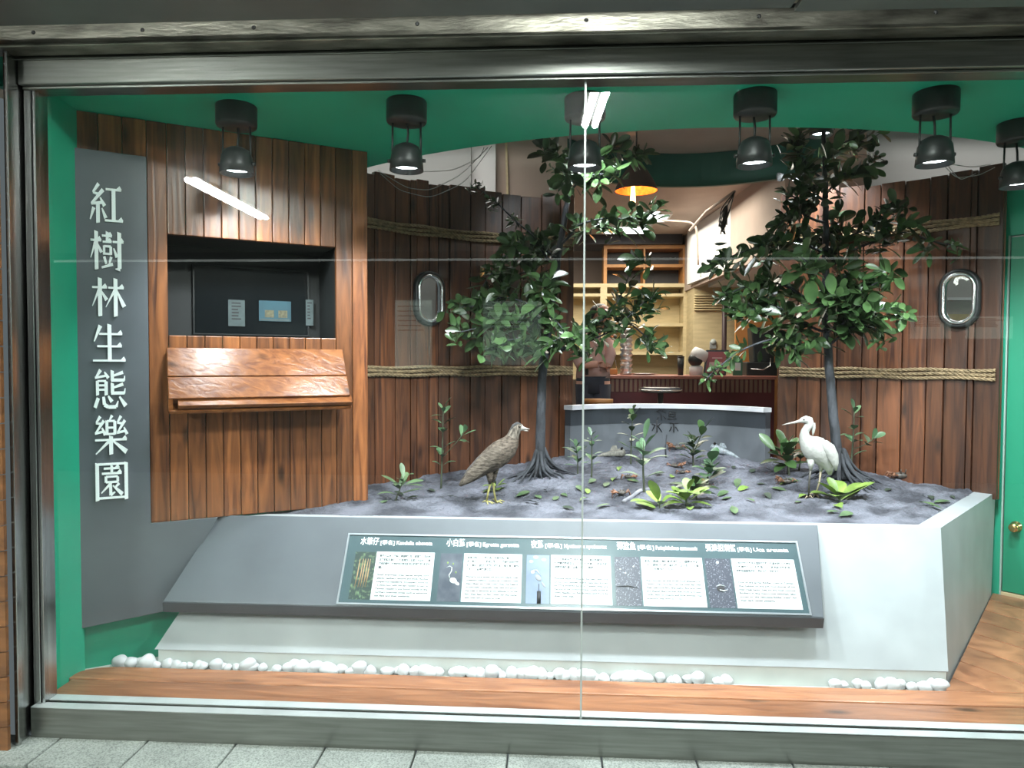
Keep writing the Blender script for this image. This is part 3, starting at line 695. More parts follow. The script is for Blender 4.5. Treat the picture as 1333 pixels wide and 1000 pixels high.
for f0 in (.18, .60):
    mb = MB(); mb.para(dw(s0+(s1-s0)*f0, z0+(z1-z0)*.18, -.3549), DX*(s1-s0)*.28, DN*.001, (0, 0, (z1-z0)*.36)); mb.build('yellow_square', mat('dull_yellow_print', (.11, .10, .055), .6, var=.3, vscale=60), t_)
mb = MB(); mb.para(dw(s0+(s1-s0)*.05, z0+(z1-z0)*.02, -.3549), DX*(s1-s0)*.9, DN*.001, (0, 0, (z1-z0)*.10)); mb.build('white_strip', dimp, t_)

# =================================================================== INFO BOARD
BT = .64; BZ = .733
ib = thing('information_board', (-.3, .5, .33), 'sloping charcoal board with five bird, crab and plant descriptions on the planter front', 'information board')
yl = .365
e0 = Vector((atZ(285, 672, BZ).x, BT-.022, BZ+.006)); e1 = Vector((1.245, BT-.022, BZ+.006))
l0 = atY(212, 781, yl); l1 = atY(1072, 806, yl); zl = (l0.z+l1.z)/2; l0.z = l1.z = zl
ex = Vector((1, 0, 0)); ey = (Vector((0, e0.y, e0.z))-Vector((0, yl, zl))).normalized(); bn = ex.cross(ey)     # faces up and towards viewer
if bn.y > 0: bn = -bn
P0 = Vector((0, yl, zl))
def onboard(px, py, off=0): return onplane(px, py, P0+bn*off, bn)
mb = MB()
th = .06
lipv = Vector((0, .012, -.052))
# outer slab with lip: left end mitred to the wall board
q = [l0, l1, e1, e0]; q2 = [l0+lipv, l1+lipv, e1+Vector((0, .02, -.05)), e0+Vector((.0, .02, -.05))]
mb.hexa(q, q2); mb.build('slab', M['board'], ib, bevel=.003)
mb = MB(); mb.hexa([l0+Vector((-.002, -.003, -.004)), l1+Vector((.002, -.003, -.004)), l1+Vector((.002, .01, -.004)), l0+Vector((-.002, .01, -.004))], [l0+lipv+Vector((-.002, -.003, 0)), l1+lipv+Vector((.002, -.003, 0)), l1+lipv+Vector((.002, .01, 0)), l0+lipv+Vector((-.002, .01, 0))])
mb.build('lip', M['board2'], ib)
c_tl, c_tr, c_br, c_bl = onboard(453, 696), onboard(1039, 708), onboard(1050, 799), onboard(443.5, 785)
bx0 = (c_tl.x+c_bl.x)/2; bx1 = (c_tr.x+c_br.x)/2
def bv(p): return (p-P0).dot(ey)
v1 = (bv(c_tl)+bv(c_tr))/2; v0 = (bv(c_bl)+bv(c_br))/2
def bp(x_, v_, off=0): return Vector((x_, P0.y, P0.z))+ey*v_+bn*off
fr = MB()
for xa, xb, va_, vb_ in ((bx0-.008, bx1+.008, v1, v1+.008), (bx0-.008, bx1+.008, v0-.008, v0), (bx0-.008, bx0, v0, v1), (bx1, bx1+.008, v0, v1)):
    fr.para(bp(xa, va_, .0), ex*(xb-xa), ey*(vb_-va_), bn*.006)
fr.build('frame', mat('silver_frame', (.50, .54, .58), .3, .8), ib)
mb = MB(); mb.para(bp(bx0, v0, .0003), ex*(bx1-bx0), ey*(v1-v0), bn*.0012); mb.build('backing_panel', M['panel'], ib)
TITLES = [('水筆仔', '[學名]', 'Kandelia obovata'), ('小白鷺', '[學名]', 'Egretta garzetta'), ('夜鷺', '[學名]', 'Nycticorax nycticorax'), ('彈塗魚', '[學名]', 'Periophthalmus cantonensis'), ('弧邊招潮蟹', '[學名]', 'Uca arcuata')]
CH = [['常綠小喬木，單葉，長橢圓對生，厚革質，花白色', '五瓣的胎生苗植物。幼苗長約十五至三十公分，為黃', '綠色的筆狀，分布於台灣西北部河口的泥灘濕地紅樹林', '區。'],
      ['全身白色，嘴、腳黑色，趾黃綠色。常單獨覓食', '於「魚塭、溝」，於河口濕地、沼澤或稻田中活動', '捕食魚蝦。夏日繁殖羽，後頭部、背上長著飾羽', '繁殖，為普遍留鳥之鷺。'],
      ['頭頂黑色有光澤，後頸有二～三條白色飾羽，故', '稱夜間活動的鷺鷥，俗稱「暗光鳥」，於台灣的', '河岸均有棲息，以魚、蛙類、昆蟲等為食。'],
      ['別名小跳魚，常棲息於泥灘上，離開水也能', '呼吸，體色褐，腹鰭呈吸盤，以小生物、小魚', '為食，可長約十一公分。'],
      ['為台灣產招潮蟹中大型的招潮蟹，棲息在泥灘地及岸邊', '雌蟹兩螯等小，雄蟹其一為「紅色的大螯招手」', '甲殼寬呈藍色網紋，因此又稱「網紋招潮」']]
EN = [['Small evergreen tree, leaves simple, long', 'elliptic, leathery texture and thick. Anchor', 'viviparous seedlings. Droppers grow to', '15-30cm long with the tips reddish brown. In', 'Taiwan, seedlings are found mostly in the', 'northern intertidal zones, such as estuarine', 'salt flats and their wetlands.'],
      ['Plumage pure white, bill and legs black, toes', 'greenish-yellow. Guttural croaking calls', 'described as "Gaa-Gaa" may be heard', 'occasionally. Generally, they nest and among', 'the trees in estuaries at low altitude or on the', 'fish, they feed on fish, often stir the water', 'with their legs to scare up prey.'],
      ['Plumage black on blue on the head, with one', 'or two long plumes on the nape, also known', 'as "The twilight bird" in Taiwan they are', 'herons of the nocturnal type, mostly active at', 'night, feeding on fish, insects and frogs by', 'their river diet.'],
      ['Also known as the small mud skippers in', 'Taiwan, may "tourism" on the river flat with', 'their pectoral fins, the pelvic fins are used', 'and shaped like a sucker disk, body is brown.', 'Grills, feed on insects and little animals, may', 'anteriorly, may grow to 11 cm.'],
      ['One of the larger fiddler crabs in Taiwan,', 'they habitat on the soft mud shores of the', 'tidal creek banks, they are the most common', 'fiddlers in the mangrove swamps, also', 'known as "the reticulate fiddler crabs", for', 'their dark netted patterns.']]
# (title x, photo x0, x1, card x0, x1) in photograph pixels, title baseline / top of card follow the board
LAY = [(462, 458, 487, 486, 563), (577, 571, 600, 602, 679), (690, 685, 715, 717, 796), (805, 801, 834, 836, 917), (924, 921, 954, 956, 1039)]
for i, (tx, p0, p1, c0, c1) in enumerate(LAY):
    ymid = 752+(tx-462)*.020
    X = lambda px: onboard(px, ymid).x
    vt = v1-.034; vc1 = v0+(v1-v0)*.745; vc0 = v0+(v1-v0)*.05
    pp = thing_part = bpy.data.objects.new('description_panel', None); COL.objects.link(pp); pp.parent = ib; pp.location = bp(X(c0), v0)-Vector(ib.location)
    pp['label'] = 'panel about ' + ('the mangrove plant', 'the white egret', 'the night heron', 'the mudskipper', 'the fiddler crab')[i]
    mb = MB(); k = .0016+.0001
    mb.para(bp(X(p0), vc0, k), ex*(X(p1)-X(p0)), ey*(vc1-vc0), bn*.0006)
    W_ = X(p1)-X(p0); Hh = vc1-vc0
    def Q(u, v): return bp(X(p0)+W_*u, vc0+Hh*v, .0024)
    pm = (M['photoleaf'], M['photodark'], M['photoblue'], M['photospeck'], M['photospeck'])[i]
    RQ = Matrix((ex, ey, bn)).transposed()
    if i == 0:
        for u in (.25, .5, .62, .72, .4): mb.tube([Q(u, .85), Q(u-.02, .5), Q(u-.06, .25)], [.0012, .003, .0012], 6, mi=1, flat=.4)
        for u, v in ((.3, .1), (.5, .06), (.4, .12)): mb.ball(Q(u, v), .004, .006, .001, mi=2, rot=RQ)
        mats = [pm, mat('brown_dropper_print', (.34, .22, .11), .5), M['leafpale']]
    elif i == 1:
        mb.tube([Q(.30, .70), Q(.45, .73), Q(.56, .70), Q(.55, .62), Q(.45, .54), Q(.5, .47)], [.0008, .003, .004, .0035, .004, .006], 8, mi=1, flat=.5)
        mb.ball(Q(.66, .43), .017, .013, .002, mi=1, rot=RQ @ Matrix.Rotation(-.35, 3, 'Z')); mb.ball(Q(.84, .37), .012, .007, .002, mi=1, rot=RQ @ Matrix.Rotation(-.6, 3, 'Z'))
        for u, v in ((.35, .8), (.6, .78), (.75, .6)): mb.ball(Q(u, v), .004, .005, .001, mi=2, rot=RQ)
        mats = [pm, M['paper'], M['leafyel']]
    elif i == 2:
        mb.ball(Q(.52, .52), .018, .011, .002, mi=1, rot=RQ @ Matrix.Rotation(-.85, 3, 'Z')); mb.ball(Q(.75, .38), .014, .005, .002, mi=1, rot=RQ @ Matrix.Rotation(-.95, 3, 'Z')); mb.ball(Q(.28, .64), .009, .008, .002, mi=3, rot=RQ)
        mb.tube([Q(.3, .68), Q(.45, .68), Q(.62, .58)], [.003, .004, .002], 6, mi=3, flat=.6)
        mb.tube([Q(.55, .40), Q(.55, .22)], .0015, 6, mi=2); mb.tube([Q(.56, .25), Q(.56, .0)], .009, 8, mi=2, flat=.3)
        for u, v, r_ in ((.4, .95, .012), (.2, .86, .010), (.75, .9, .012)): mb.ball(Q(u, v), r_, r_*.7, .001, mi=4, rot=RQ)
        mats = [pm, mat('grey_bird_print', (.22, .23, .25), .5), M['ink'], M['paper'], mat('blurred_blue_print', (.35, .43, .55), .5)]
    elif i == 3:
        for u, v in ((.75, .8), (.42, .66), (.22, .74)): mb.ball(Q(u, v), .0035, .0035, .001, mi=1, rot=RQ)
        mb.tube([Q(.05, .38), Q(.5, .40), Q(.9, .36)], [.002, .005, .002], 6, mi=2, flat=.4); mats = [pm, M['paper'], M['ink']]
    else:
        mb.ball(Q(.5, .92), .006, .007, .001, mi=1, rot=RQ); mb.ball(Q(.5, .38), .018, .014, .001, mi=2, rot=RQ)
        mb.tube([Q(.32, .43), Q(.5, .46), Q(.72, .43)], [.001, .004, .001], 6, mi=1, flat=.5); mb.tube([Q(.45, .36), Q(.6, .34), Q(.75, .36)], [.003, .006, .002], 6, mi=1, flat=.5); mats = [pm, M['paper'], M['ink']]
    mb.build('photo', mats, pp)
    mb = MB(); mb.para(bp(X(c0), vc0, .0016), ex*(X(c1)-X(c0)), ey*(vc1-vc0+.002), bn*.0014); mb.build('text_card', M['paper'], pp)
    tt = MB(); t1, t2, t3 = TITLES[i]; sz = .030
    if i == 4: sz = .028
    wtot = onboard(c1-4, ymid).x-X(tx)
    # the first title begins the row; measured so that characters, bracket and italics share it
    n1 = len(t1)*sz*.98
    text_into(tt, t1, sz, bp(X(tx), vt-.010, .0019), ex, ey, extrude=.0004, width=n1, tall=1.35)
    rest = wtot-n1-.008
    text_into(tt, t2, sz*.62, bp(X(tx)+n1+.006, vt-.010, .0019), ex, ey, extrude=.0002, width=rest*.28, tall=1.35)
    text_into(tt, t3, sz*.66, bp(X(tx)+n1+.006+rest*.31, vt-.010, .0019), ex, ey, width=rest*.69, extrude=.0004, tall=1.35)
    tt.build('title', M['letter'], pp, recalc=False)
    bt = MB(); cw = X(c1)-X(c0); hh = vc1-vc0
    for r_, line in enumerate(CH[i]):
        wd_ = cw*.88*(len(line)/max(len(q_) for q_ in CH[i]) if r_ == len(CH[i])-1 else 1)
        text_into(bt, line, .0092, bp(X(c0)+cw*.06, vc1-hh*(.10+.082*r_), .0032), ex, ey, width=wd_, extrude=.0004, tall=1.3)
    bt.build('chinese_text', M['greytext'], pp, recalc=False); bt = MB()
    for r_, line in enumerate(EN[i]):
        wd_ = cw*.88*(len(line)/max(len(q_) for q_ in EN[i]) if r_ == len(EN[i])-1 else 1)
        text_into(bt, line, .0088, bp(X(c0)+cw*.06, vc1-hh*(.50+.072*r_), .0032), ex, ey, width=wd_, extrude=.0003, tall=1.35)
    bt.build('english_text', M['greytext'], pp, recalc=False)

# =================================================================== ROPES
def rope(a0, a1, z, label, side, nrope=3, rr=.012):
    t_ = thing('rope', cyl((a0+a1)/2, z, RR-.02), label, 'rope', 'ropes wound round the curved plank wall')
    for j in range(nrope):
        zz = z+(j-(nrope-1)/2)*rr*2.0
        mb = MB(); n = int((a1-a0)*RR/.008)
        for st in range(3):
            pts = []
            for i in range(n+1):
                a_ = a0+(a1-a0)*i/n; ph = 2*PI*(i*.008/.085)+st*2*PI/3
                sag = .004*math.sin(i*.11+j)
                pts.append(cyl(a_, zz+math.sin(ph)*rr*.54+sag, RR-.019+math.cos(ph)*rr*.54))
            mb.tube(pts, rr*.47, 6)
        mb.build('strand', M['rope'], t_)
rope(-48.5*DEG, -13.4*DEG, 1.432, 'triple brown rope across the left curved planks, below the round-cornered porthole', 0)
rope(19.6*DEG, 48.2*DEG, 1.432, 'triple tan rope across the right curved planks, below the porthole', 0)
rope(-48.5*DEG, -13.4*DEG, 2.335, 'upper rope near the top of the left curved planks, above the porthole', 0, 3, .0115)
rope(19.6*DEG, 48.2*DEG, 2.335, 'upper rope near the top of the right curved planks, behind the leaves', 0, 3, .0115)

# portholes
def porthole(px, py, label, bands):
    ang, z = oncyl(px, py); c = cyl(ang, z, RR-.008)
    nrm = (Vector((CC.x, CC.y, 0))-Vector((c.x, c.y, 0))).normalized(); tx = Vector((-nrm.y, nrm.x, 0)); tz = Vector((0, 0, 1))
    if tx.x < 0: tx = -tx
    t_ = thing('porthole', c, label, 'porthole', 'oval portholes in the curved plank wall')
    def stad(hw, hh, n=12):
        P = []
        for k in range(2*n+1): g = PI*k/(2*n); P.append((hw*math.cos(g), hh-hw+hw*math.sin(g)))
        for k in range(2*n+1): g = PI+PI*k/(2*n); P.append((hw*math.cos(g), -(hh-hw)+hw*math.sin(g)))
        return P
    def loop(mb, sec, mi=0):   # sec: list of (hw,hh,off)
        R_ = [[c+tx*x_+tz*y_+nrm*o_ for x_, y_ in stad(hw, hh)] for hw, hh, o_ in sec]; n = len(R_[0]); vs = [p for r_ in R_ for p in r_]
        fs = [(i*n+k, i*n+(k+1) % n, (i+1)*n+(k+1) % n, (i+1)*n+k) for i in range(len(R_)-1) for k in range(n)]; mb.add(vs, fs, True, mi)
    mb = MB(); loop(mb, [(.112, .178, .0), (.112, .178, .022), (.102, .168, .034), (.090, .156, .034), (.086, .150, .02), (.086, .150, .0)]); mb.build('outer_ring', M['black'], t_)
    mb = MB(); loop(mb, [(.090, .156, .012), (.089, .154, .042), (.080, .145, .046), (.070, .134, .034), (.069, .133, .002)]); mb.build('chrome_rim', M['chrome'], t_)
    mb = MB(); R_ = stad(.078, .142); mb.prism([c+tx*x_+tz*y_+nrm*.004 for x_, y_ in R_], nrm*.004)
    mb.build('pane', M['glass'], t_)
    return t_
porthole(557, 389, 'oval black porthole with chrome rim on the left curved planks', 0)
porthole(1250, 389, 'oval black porthole with chrome rim on the right curved planks', 0)

# =================================================================== SPOTLIGHTS
def spot(px_c, loc, label, tilt=(0, 0), first=None, white=False):
    if first: t_ = dup(first, loc, label)
    else:
        t_ = thing('spotlight', loc, label, 'spotlight', 'black ceiling spotlights behind the glass')
        x, y, z = loc
        mb = MB(); mb.lathe([(.0001, 0), (.084, 0), (.086, -.004), (.086, -.082), (.082, -.09), (.0001, -.09)], loc, 32); mb.build('ceiling_base', M['black'], t_)
        for sx in (-.060, .060):
            mb = MB(); mb.tube([(x+sx, y, z-.085), (x+sx*1.03, y, z-.25)], .0045, 8); mb.build('arm', M['black'], t_)
        mb = MB(); mb.tube([(x, y+.015, z-.088), (x+.004, y+.012, z-.13), (x, y, z-.195)], .005, 8); mb.build('cable', M['black'], t_)
        mb = MB(); mb.lathe([(.0001, -.178), (.030, -.180), (.052, -.192), (.064, -.215), (.069, -.25), (.072, -.292), (.066, -.292), (.062, -.268), (.0001, -.266)], loc, 32)
        mb.lathe([(.008, -.005), (.008, .014)], (x-.067, y, z-.25), 10, rot=Matrix.Rotation(-PI/2, 3, 'Y')); mb.lathe([(.008, -.005), (.008, .014)], (x+.067, y, z-.25), 10, rot=Matrix.Rotation(PI/2, 3, 'Y'))
        hd = mb.build('lamp_head', M['black'], t_)
        mb = MB(); mb.lathe([(.0001, -.2700), (.058, -.2700), (.058, -.2690), (.0001, -.2690)], loc, 24); mb.build('lit_face', M['ledface'], hd)
    return t_
SP = [(305, 128), (528, 122), (762, 117), (985, 112), (1222, 110), (1330, 150)]
labs = ['leftmost black ceiling spotlight, in front of the plank wall', 'black ceiling spotlight above the cables, second from the left', 'black ceiling spotlight behind the glass seam', 'black ceiling spotlight between the two trees', 'black ceiling spotlight right of the right tree', 'black ceiling spotlight cut by the right edge of the picture']
s0 = None
for i, (px, py) in enumerate(SP):
    p = atZ(px, py+8, CZ); loc = Vector((p.x, p.y+.02, CZ))
    t_ = spot(px, loc, labs[i], first=s0)
    if s0 is None: s0 = t_
    l = lamp('spot_beam', 'SPOT', (0, 0, -.30), SPOT_W, (.88, .95, 1), parent=t_, spot_size=118*DEG, spot_blend=.75, shadow_soft_size=.05)
    tgt = Vector((0, .45, -1)); l.rotation_euler = tgt.to_track_quat('-Z', 'Y').to_euler()

p = atZ(1069, 171, 2.935)
for loc, lab in ((Vector((p.x, p.y, 3.2)), 'ceiling spotlight shining above the top of the right tree'), (Vector((.30, 1.55, 3.2)), 'ceiling spotlight above the top of the left tree, hidden behind the green ceiling edge')):
    t_ = dup(s0, loc, lab)
    l = lamp('spot_beam', 'SPOT', (0, 0, -.30), 34, (.92, .97, 1), parent=t_, spot_size=125*DEG, spot_blend=.8, shadow_soft_size=.05)
# loose cables above the curved wall
def cablething(paths, label):
    t_ = thing('cable_bundle', paths[0][0], label, 'cable')
    for pts in paths:
        P = []
        for k in range(len(pts)-1):
            for j in range(8): P.append(pts[k].lerp(pts[k+1], j/8))
        P.append(pts[-1])
        for _ in range(4): P = [P[0]]+[(P[k-1]+P[k]*2+P[k+1])/4 for k in range(1, len(P)-1)]+[P[-1]]
        mb = MB(); mb.tube(P, .0022, 6); mb.build('cable', M['cable'], t_)
cy = 1.35
cablething([[atY(x_, y_, cy) for x_, y_ in q] for q in ([(492, 222), (530, 245), (560, 248), (600, 228), (635, 192)], [(495, 226), (520, 248), (560, 258), (605, 238), (640, 190)], [(508, 214), (545, 224), (590, 222), (625, 205), (630, 192)])], 'thin grey cables hanging in loops at the top of the left curved planks')
cablething([[atY(x_, y_, 1.30) for x_, y_ in q] for q in ([(1223, 180), (1228, 215), (1245, 232), (1275, 228), (1295, 218)], [(1232, 180), (1233, 215), (1250, 235), (1270, 226)], [(1240, 185), (1228, 212), (1265, 218), (1290, 214)])], 'thin grey cables hanging at the top of the right curved planks')

# =================================================================== PLANTS
def leaf(mb, p, d, nrm, L, Wd, droop=.2, mi=0, fold=.25):
    d = d.normalized(); sd_ = d.cross(nrm)
    if sd_.length < 1e-4: sd_ = d.cross(Vector((1, 0, .3)))
    sd_.normalize(); up_ = sd_.cross(d).normalized()
    st = [(.0, .04), (.12, .10), (.3, .62), (.5, .92), (.68, 1.0), (.84, .80), (.95, .42), (1.0, .06)]
    vs = []
    for t, w in st:
        c = p+d*(L*t)-Vector((0, 0, 1))*(droop*L*t*t)
        hw = w*Wd/2
        vs += [c-sd_*hw+up_*(hw*fold), c, c+sd_*hw+up_*(hw*fold)]
    fs = []
    for i in range(len(st)-1):
        q = i*3; fs += [(q, q+1, q+4, q+3), (q+1, q+2, q+5, q+4)]
    mb.add(vs, fs, True, mi)
def rosette(mb, p, ax, n, L, r_, spread=(.5, 1.3), mi=0, wr=.42):
    ax = ax.normalized(); u = ax.cross(Vector((.3, .2, 1))).normalized(); w = ax.cross(u)
    g0 = r_.uniform(0, 6.3)
    for k in range(n):
        g = g0+k*2.4; el = spread[0]+(spread[1]-spread[0])*((k+.5)/n)+r_.uniform(-.15, .15)
        d = ax*math.cos(el)+(u*math.cos(g)+w*math.sin(g))*math.sin(el)
        LL = L*r_.uniform(.72, 1.12)
        leaf(mb, p-ax*(.016*k*L/.12), d, ax*math.sin(el)-(u*math.cos(g)+w*math.sin(g))*math.cos(el)+Vector((0, 0, .4)), LL, LL*wr*r_.uniform(.85, 1.15), r_.uniform(.0, .35), mi)

def smoothpath(pts, k=5, it=3):
    P = []
    for i in range(len(pts)-1):
        for j in range(k): P.append(pts[i].lerp(pts[i+1], j/k))
    P.append(pts[-1])
    for _ in range(it): P = [P[0]]+[(P[i-1]+P[i]*2+P[i+1])/4 for i in range(1, len(P)-1)]+[P[-1]]
    return P

def tree(base, trunk_px, rad, branches, label, seed, leafmat):
    r_ = random.Random(seed)
    yb = base.y
    t_ = thing('mangrove_tree', base, label, 'tree')
    tp = [base]+[atY(x_, y_, yb+dy) for x_, y_, dy in trunk_px]
    path = smoothpath(tp, 6, 3); mb = MB()
    n = len(path); rads = [max(.012, rad*(1.9-1.0*min(1, i/3)) if i < 3 else rad*(1-.62*i/n)) for i in range(n)]
    mb.tube([p+Vector((r_.uniform(-.003, .003), r_.uniform(-.003, .003), 0)) for p in path], rads, 12); mb.build('trunk', M['bark'], t_)
    mb = MB()
    for k in range(26):
        g = 2*PI*k/26+r_.uniform(-.12, .12); ln = r_.uniform(.12, .23); h0 = r_.uniform(.05, .17)
        P = []
        for j in range(6):
            t = j/5; q = base+Vector((math.cos(g+.15*t), math.sin(g+.15*t), 0))*(rad*.7+ln*t**1.3)
            zg = mudh(q.x, q.y); q.z = zg+.012+(base.z+h0-zg)*(1-t)**2.2 - (.02 if j == 5 else 0); P.append(q)
        mb.tube(smoothpath(P, 3, 2), [.013*(1-.045*i) for i in range(16)], 7)
    mb.build('prop_roots', M['bark'], t_)
    def pt(p): return atY(p[0], p[1], yb+(p[2] if len(p) > 2 else 0))
    for bi, (apy, pts) in enumerate(branches):
        # attach to the trunk where its pixel height is apy
        best = min(path, key=lambda q: abs(atpx(q)[1]-apy))
        P3 = [pt(p) for p in pts]; cl = [best]+P3
        sp_ = smoothpath([best, best.lerp(P3[0], .5)+Vector((0, 0, -.015))]+P3, 4, 2)
        mb = MB(); m_ = len(sp_); mb.tube(sp_, [.0085-.006*i/m_ for i in range(m_)], 6); br = mb.build('branch', M['bark'], t_)
        lf = MB(); prev = best
        for i, p in enumerate(P3):
            sz = pts[i][3] if len(pts[i]) > 3 else 1.0
            nn = pts[i][4] if len(pts[i]) > 4 else 9
            ax = (p-prev).normalized()+Vector((r_.uniform(-.3, .3), r_.uniform(-.5, .1), .35)); prev = p
            rosette(lf, p, ax, nn+1, .142*sz, r_)
            # a lesser shoot beside it
            for _ in range(2):
                q = p+Vector((r_.uniform(-.09, .09), r_.uniform(-.12, .12), r_.uniform(-.075, .06)))*sz
                lf.tube([p, q], .0022, 5, mi=1)
                rosette(lf, q, Vector((r_.uniform(-1, 1), r_.uniform(-1, .2), r_.uniform(-.1, 1))), 7, .125*sz, r_)
        lf.build('leaves', [leafmat, M['stem']], br, recalc=False)
    return t_
def atpx(p):
    d = p-CAM; dep = d.dot(fwd); return (W/2+F*d.dot(rgt)/dep, H/2-F*d.dot(upv)/dep)

b1 = onmud(703, 620)
tree(b1, [(703, 590, 0), (704, 540, 0), (706, 480, 0), (714, 427, .02), (720, 375, .03), (729, 319, .05), (737, 272, .06), (744, 230, .06), (752, 190, .05)], .034, [
 (240, [(722, 200, -.1, .9, 9), (712, 192, -.2, .9, 7)]),
 (262, [(742, 212, -.15, .9, 9), (735, 232, -.25, .9, 8)]),
 (250, [(775, 205, .1, .9), (800, 190, .15, .9), (825, 200, .2, .9)]),
 (240, [(790, 225, .2, 1.0), (770, 228, .0, .9)]),
 (322, [(752, 292, -.05, .8, 6), (785, 284, -.1, .9), (812, 285, -.12, 1.0), (838, 288, -.15, 1.0), (860, 268, -.15, .6, 5)]),
 (335, [(692, 305, -.1, .7, 5), (668, 285, -.15, .5, 4), (645, 262, -.15, .4, 4), (620, 243, -.15, .4, 4)]),
 (345, [(700, 318, -.1, .9), (672, 318, -.15, 1.0), (655, 335, -.2, .8)]),
 (390, [(690, 350, .05, 1.0), (660, 365, .1, 1.0), (640, 352, .1, .9), (622, 385, .1, .9)]),
 (430, [(690, 395, -.1, 1.0), (655, 385, -.1, 1.0), (625, 398, -.15, 1.0), (598, 400, -.15, .8)]),
 (445, [(690, 428, -.2, 1.0), (660, 410, -.25, 1.0), (632, 425, -.25, 1.0), (600, 432, -.3, .7, 5)]),
 (455, [(680, 440, -.3, .9), (650, 445, -.35, 1.0), (645, 458, -.35, .8)]),
 (420, [(712, 378, -.3, 1.05, 8), (702, 362, -.35, 1.1, 8)]),
 (440, [(722, 415, -.3, .8), (738, 436, -.35, .8), (712, 448, -.35, .9)]),
 (450, [(748, 440, -.1, .7), (760, 455, -.15, .7, 5)]),
 (452, [(768, 428, -.05, .9), (790, 412, -.1, 1.0), (808, 388, -.1, 1.0), (822, 350, -.15, 1.0, 8)]),
 (458, [(800, 430, -.1, .9), (830, 400, -.15, .9), (852, 385, -.15, .9)]),
 (460, [(815, 415, .1, .8), (842, 440, -.1, .7, 6), (858, 448, -.12, .7, 5)]),
 (300, [(718, 300, .2, 1.0), (700, 330, .2, 1.0)]),
], 'mangrove tree left of the glass seam, with prop roots beside the brown heron', 3, M['leaf'])

b2 = onmud(1093, 622)
tree(b2, [(1090, 600, 0), (1086, 550, 0), (1081, 500, 0), (1077, 450, 0), (1074, 400, .0), (1075, 340, .02), (1075, 280, .03), (1074, 225, .03), (1072, 170, .03)], .033, [
 (235, [(1052, 215, -.2, .9), (1038, 200, -.3, 1.0, 8), (1040, 182, -.35, .9, 6)]),
 (225, [(1085, 195, .05, 1.0), (1108, 180, .1, .9), (1128, 186, .1, .8)]),
 (250, [(1095, 225, .0, 1.0), (1118, 228, -.05, 1.0), (1135, 208, -.05, .5, 5)]),
 (265, [(1055, 245, -.05, .9), (1040, 262, -.1, .8), (1025, 250, -.1, .7)]),
 (290, [(1040, 275, -.1, .8), (1015, 290, -.15, .8), (1000, 312, -.15, .9)]),
 (330, [(1040, 310, .0, .9), (1005, 315, -.05, 1.0), (975, 325, -.1, .9), (948, 335, -.15, .8), (930, 345, -.15, .7, 6)]),
 (350, [(1098, 310, .0, 1.0), (1125, 300, -.05, 1.0), (1152, 285, -.1, 1.0), (1158, 265, -.1, .6, 6)]),
 (345, [(1110, 325, -.1, 1.0), (1145, 312, -.15, 1.0), (1178, 300, -.2, 1.0), (1215, 315, -.2, .7, 6), (1245, 320, -.2, .5, 4)]),
 (385, [(1058, 345, -.4, .8, 6), (1043, 335, -.5, 1.15, 9)]),
 (400, [(1030, 375, -.1, 1.0), (1000, 365, -.15, 1.0), (970, 372, -.2, .9), (945, 385, -.2, .8)]),
 (430, [(1030, 410, -.2, 1.0), (1005, 395, -.25, 1.0), (975, 405, -.25, .9), (960, 400, -.25, .8)]),
 (440, [(1045, 430, -.1, .8), (1020, 440, -.15, .9), (1035, 455, -.2, .8)]),
 (450, [(1005, 440, -.2, .5, 4), (965, 455, -.25, .6, 4), (935, 478, -.28, .45, 3), (918, 495, -.28, .4, 3)]),
 (410, [(1092, 370, -.25, 1.0), (1110, 350, -.3, 1.0), (1128, 365, -.3, 1.0)]),
 (420, [(1100, 395, -.3, 1.05), (1120, 380, -.35, 1.0), (1152, 362, -.35, .9, 7)]),
 (435, [(1108, 412, -.3, 1.0), (1138, 405, -.35, 1.0), (1160, 400, -.35, .8)]),
 (450, [(1105, 425, -.2, .9), (1130, 425, -.25, .9), (1148, 432, -.3, .7)]),
 (400, [(1085, 385, -.35, .9), (1070, 400, -.35, .8)]),
 (310, [(1090, 290, .15, 1.0), (1060, 320, .15, 1.0)]),
], 'mangrove tree on the right, behind the white egret', 11, M['leaf'])

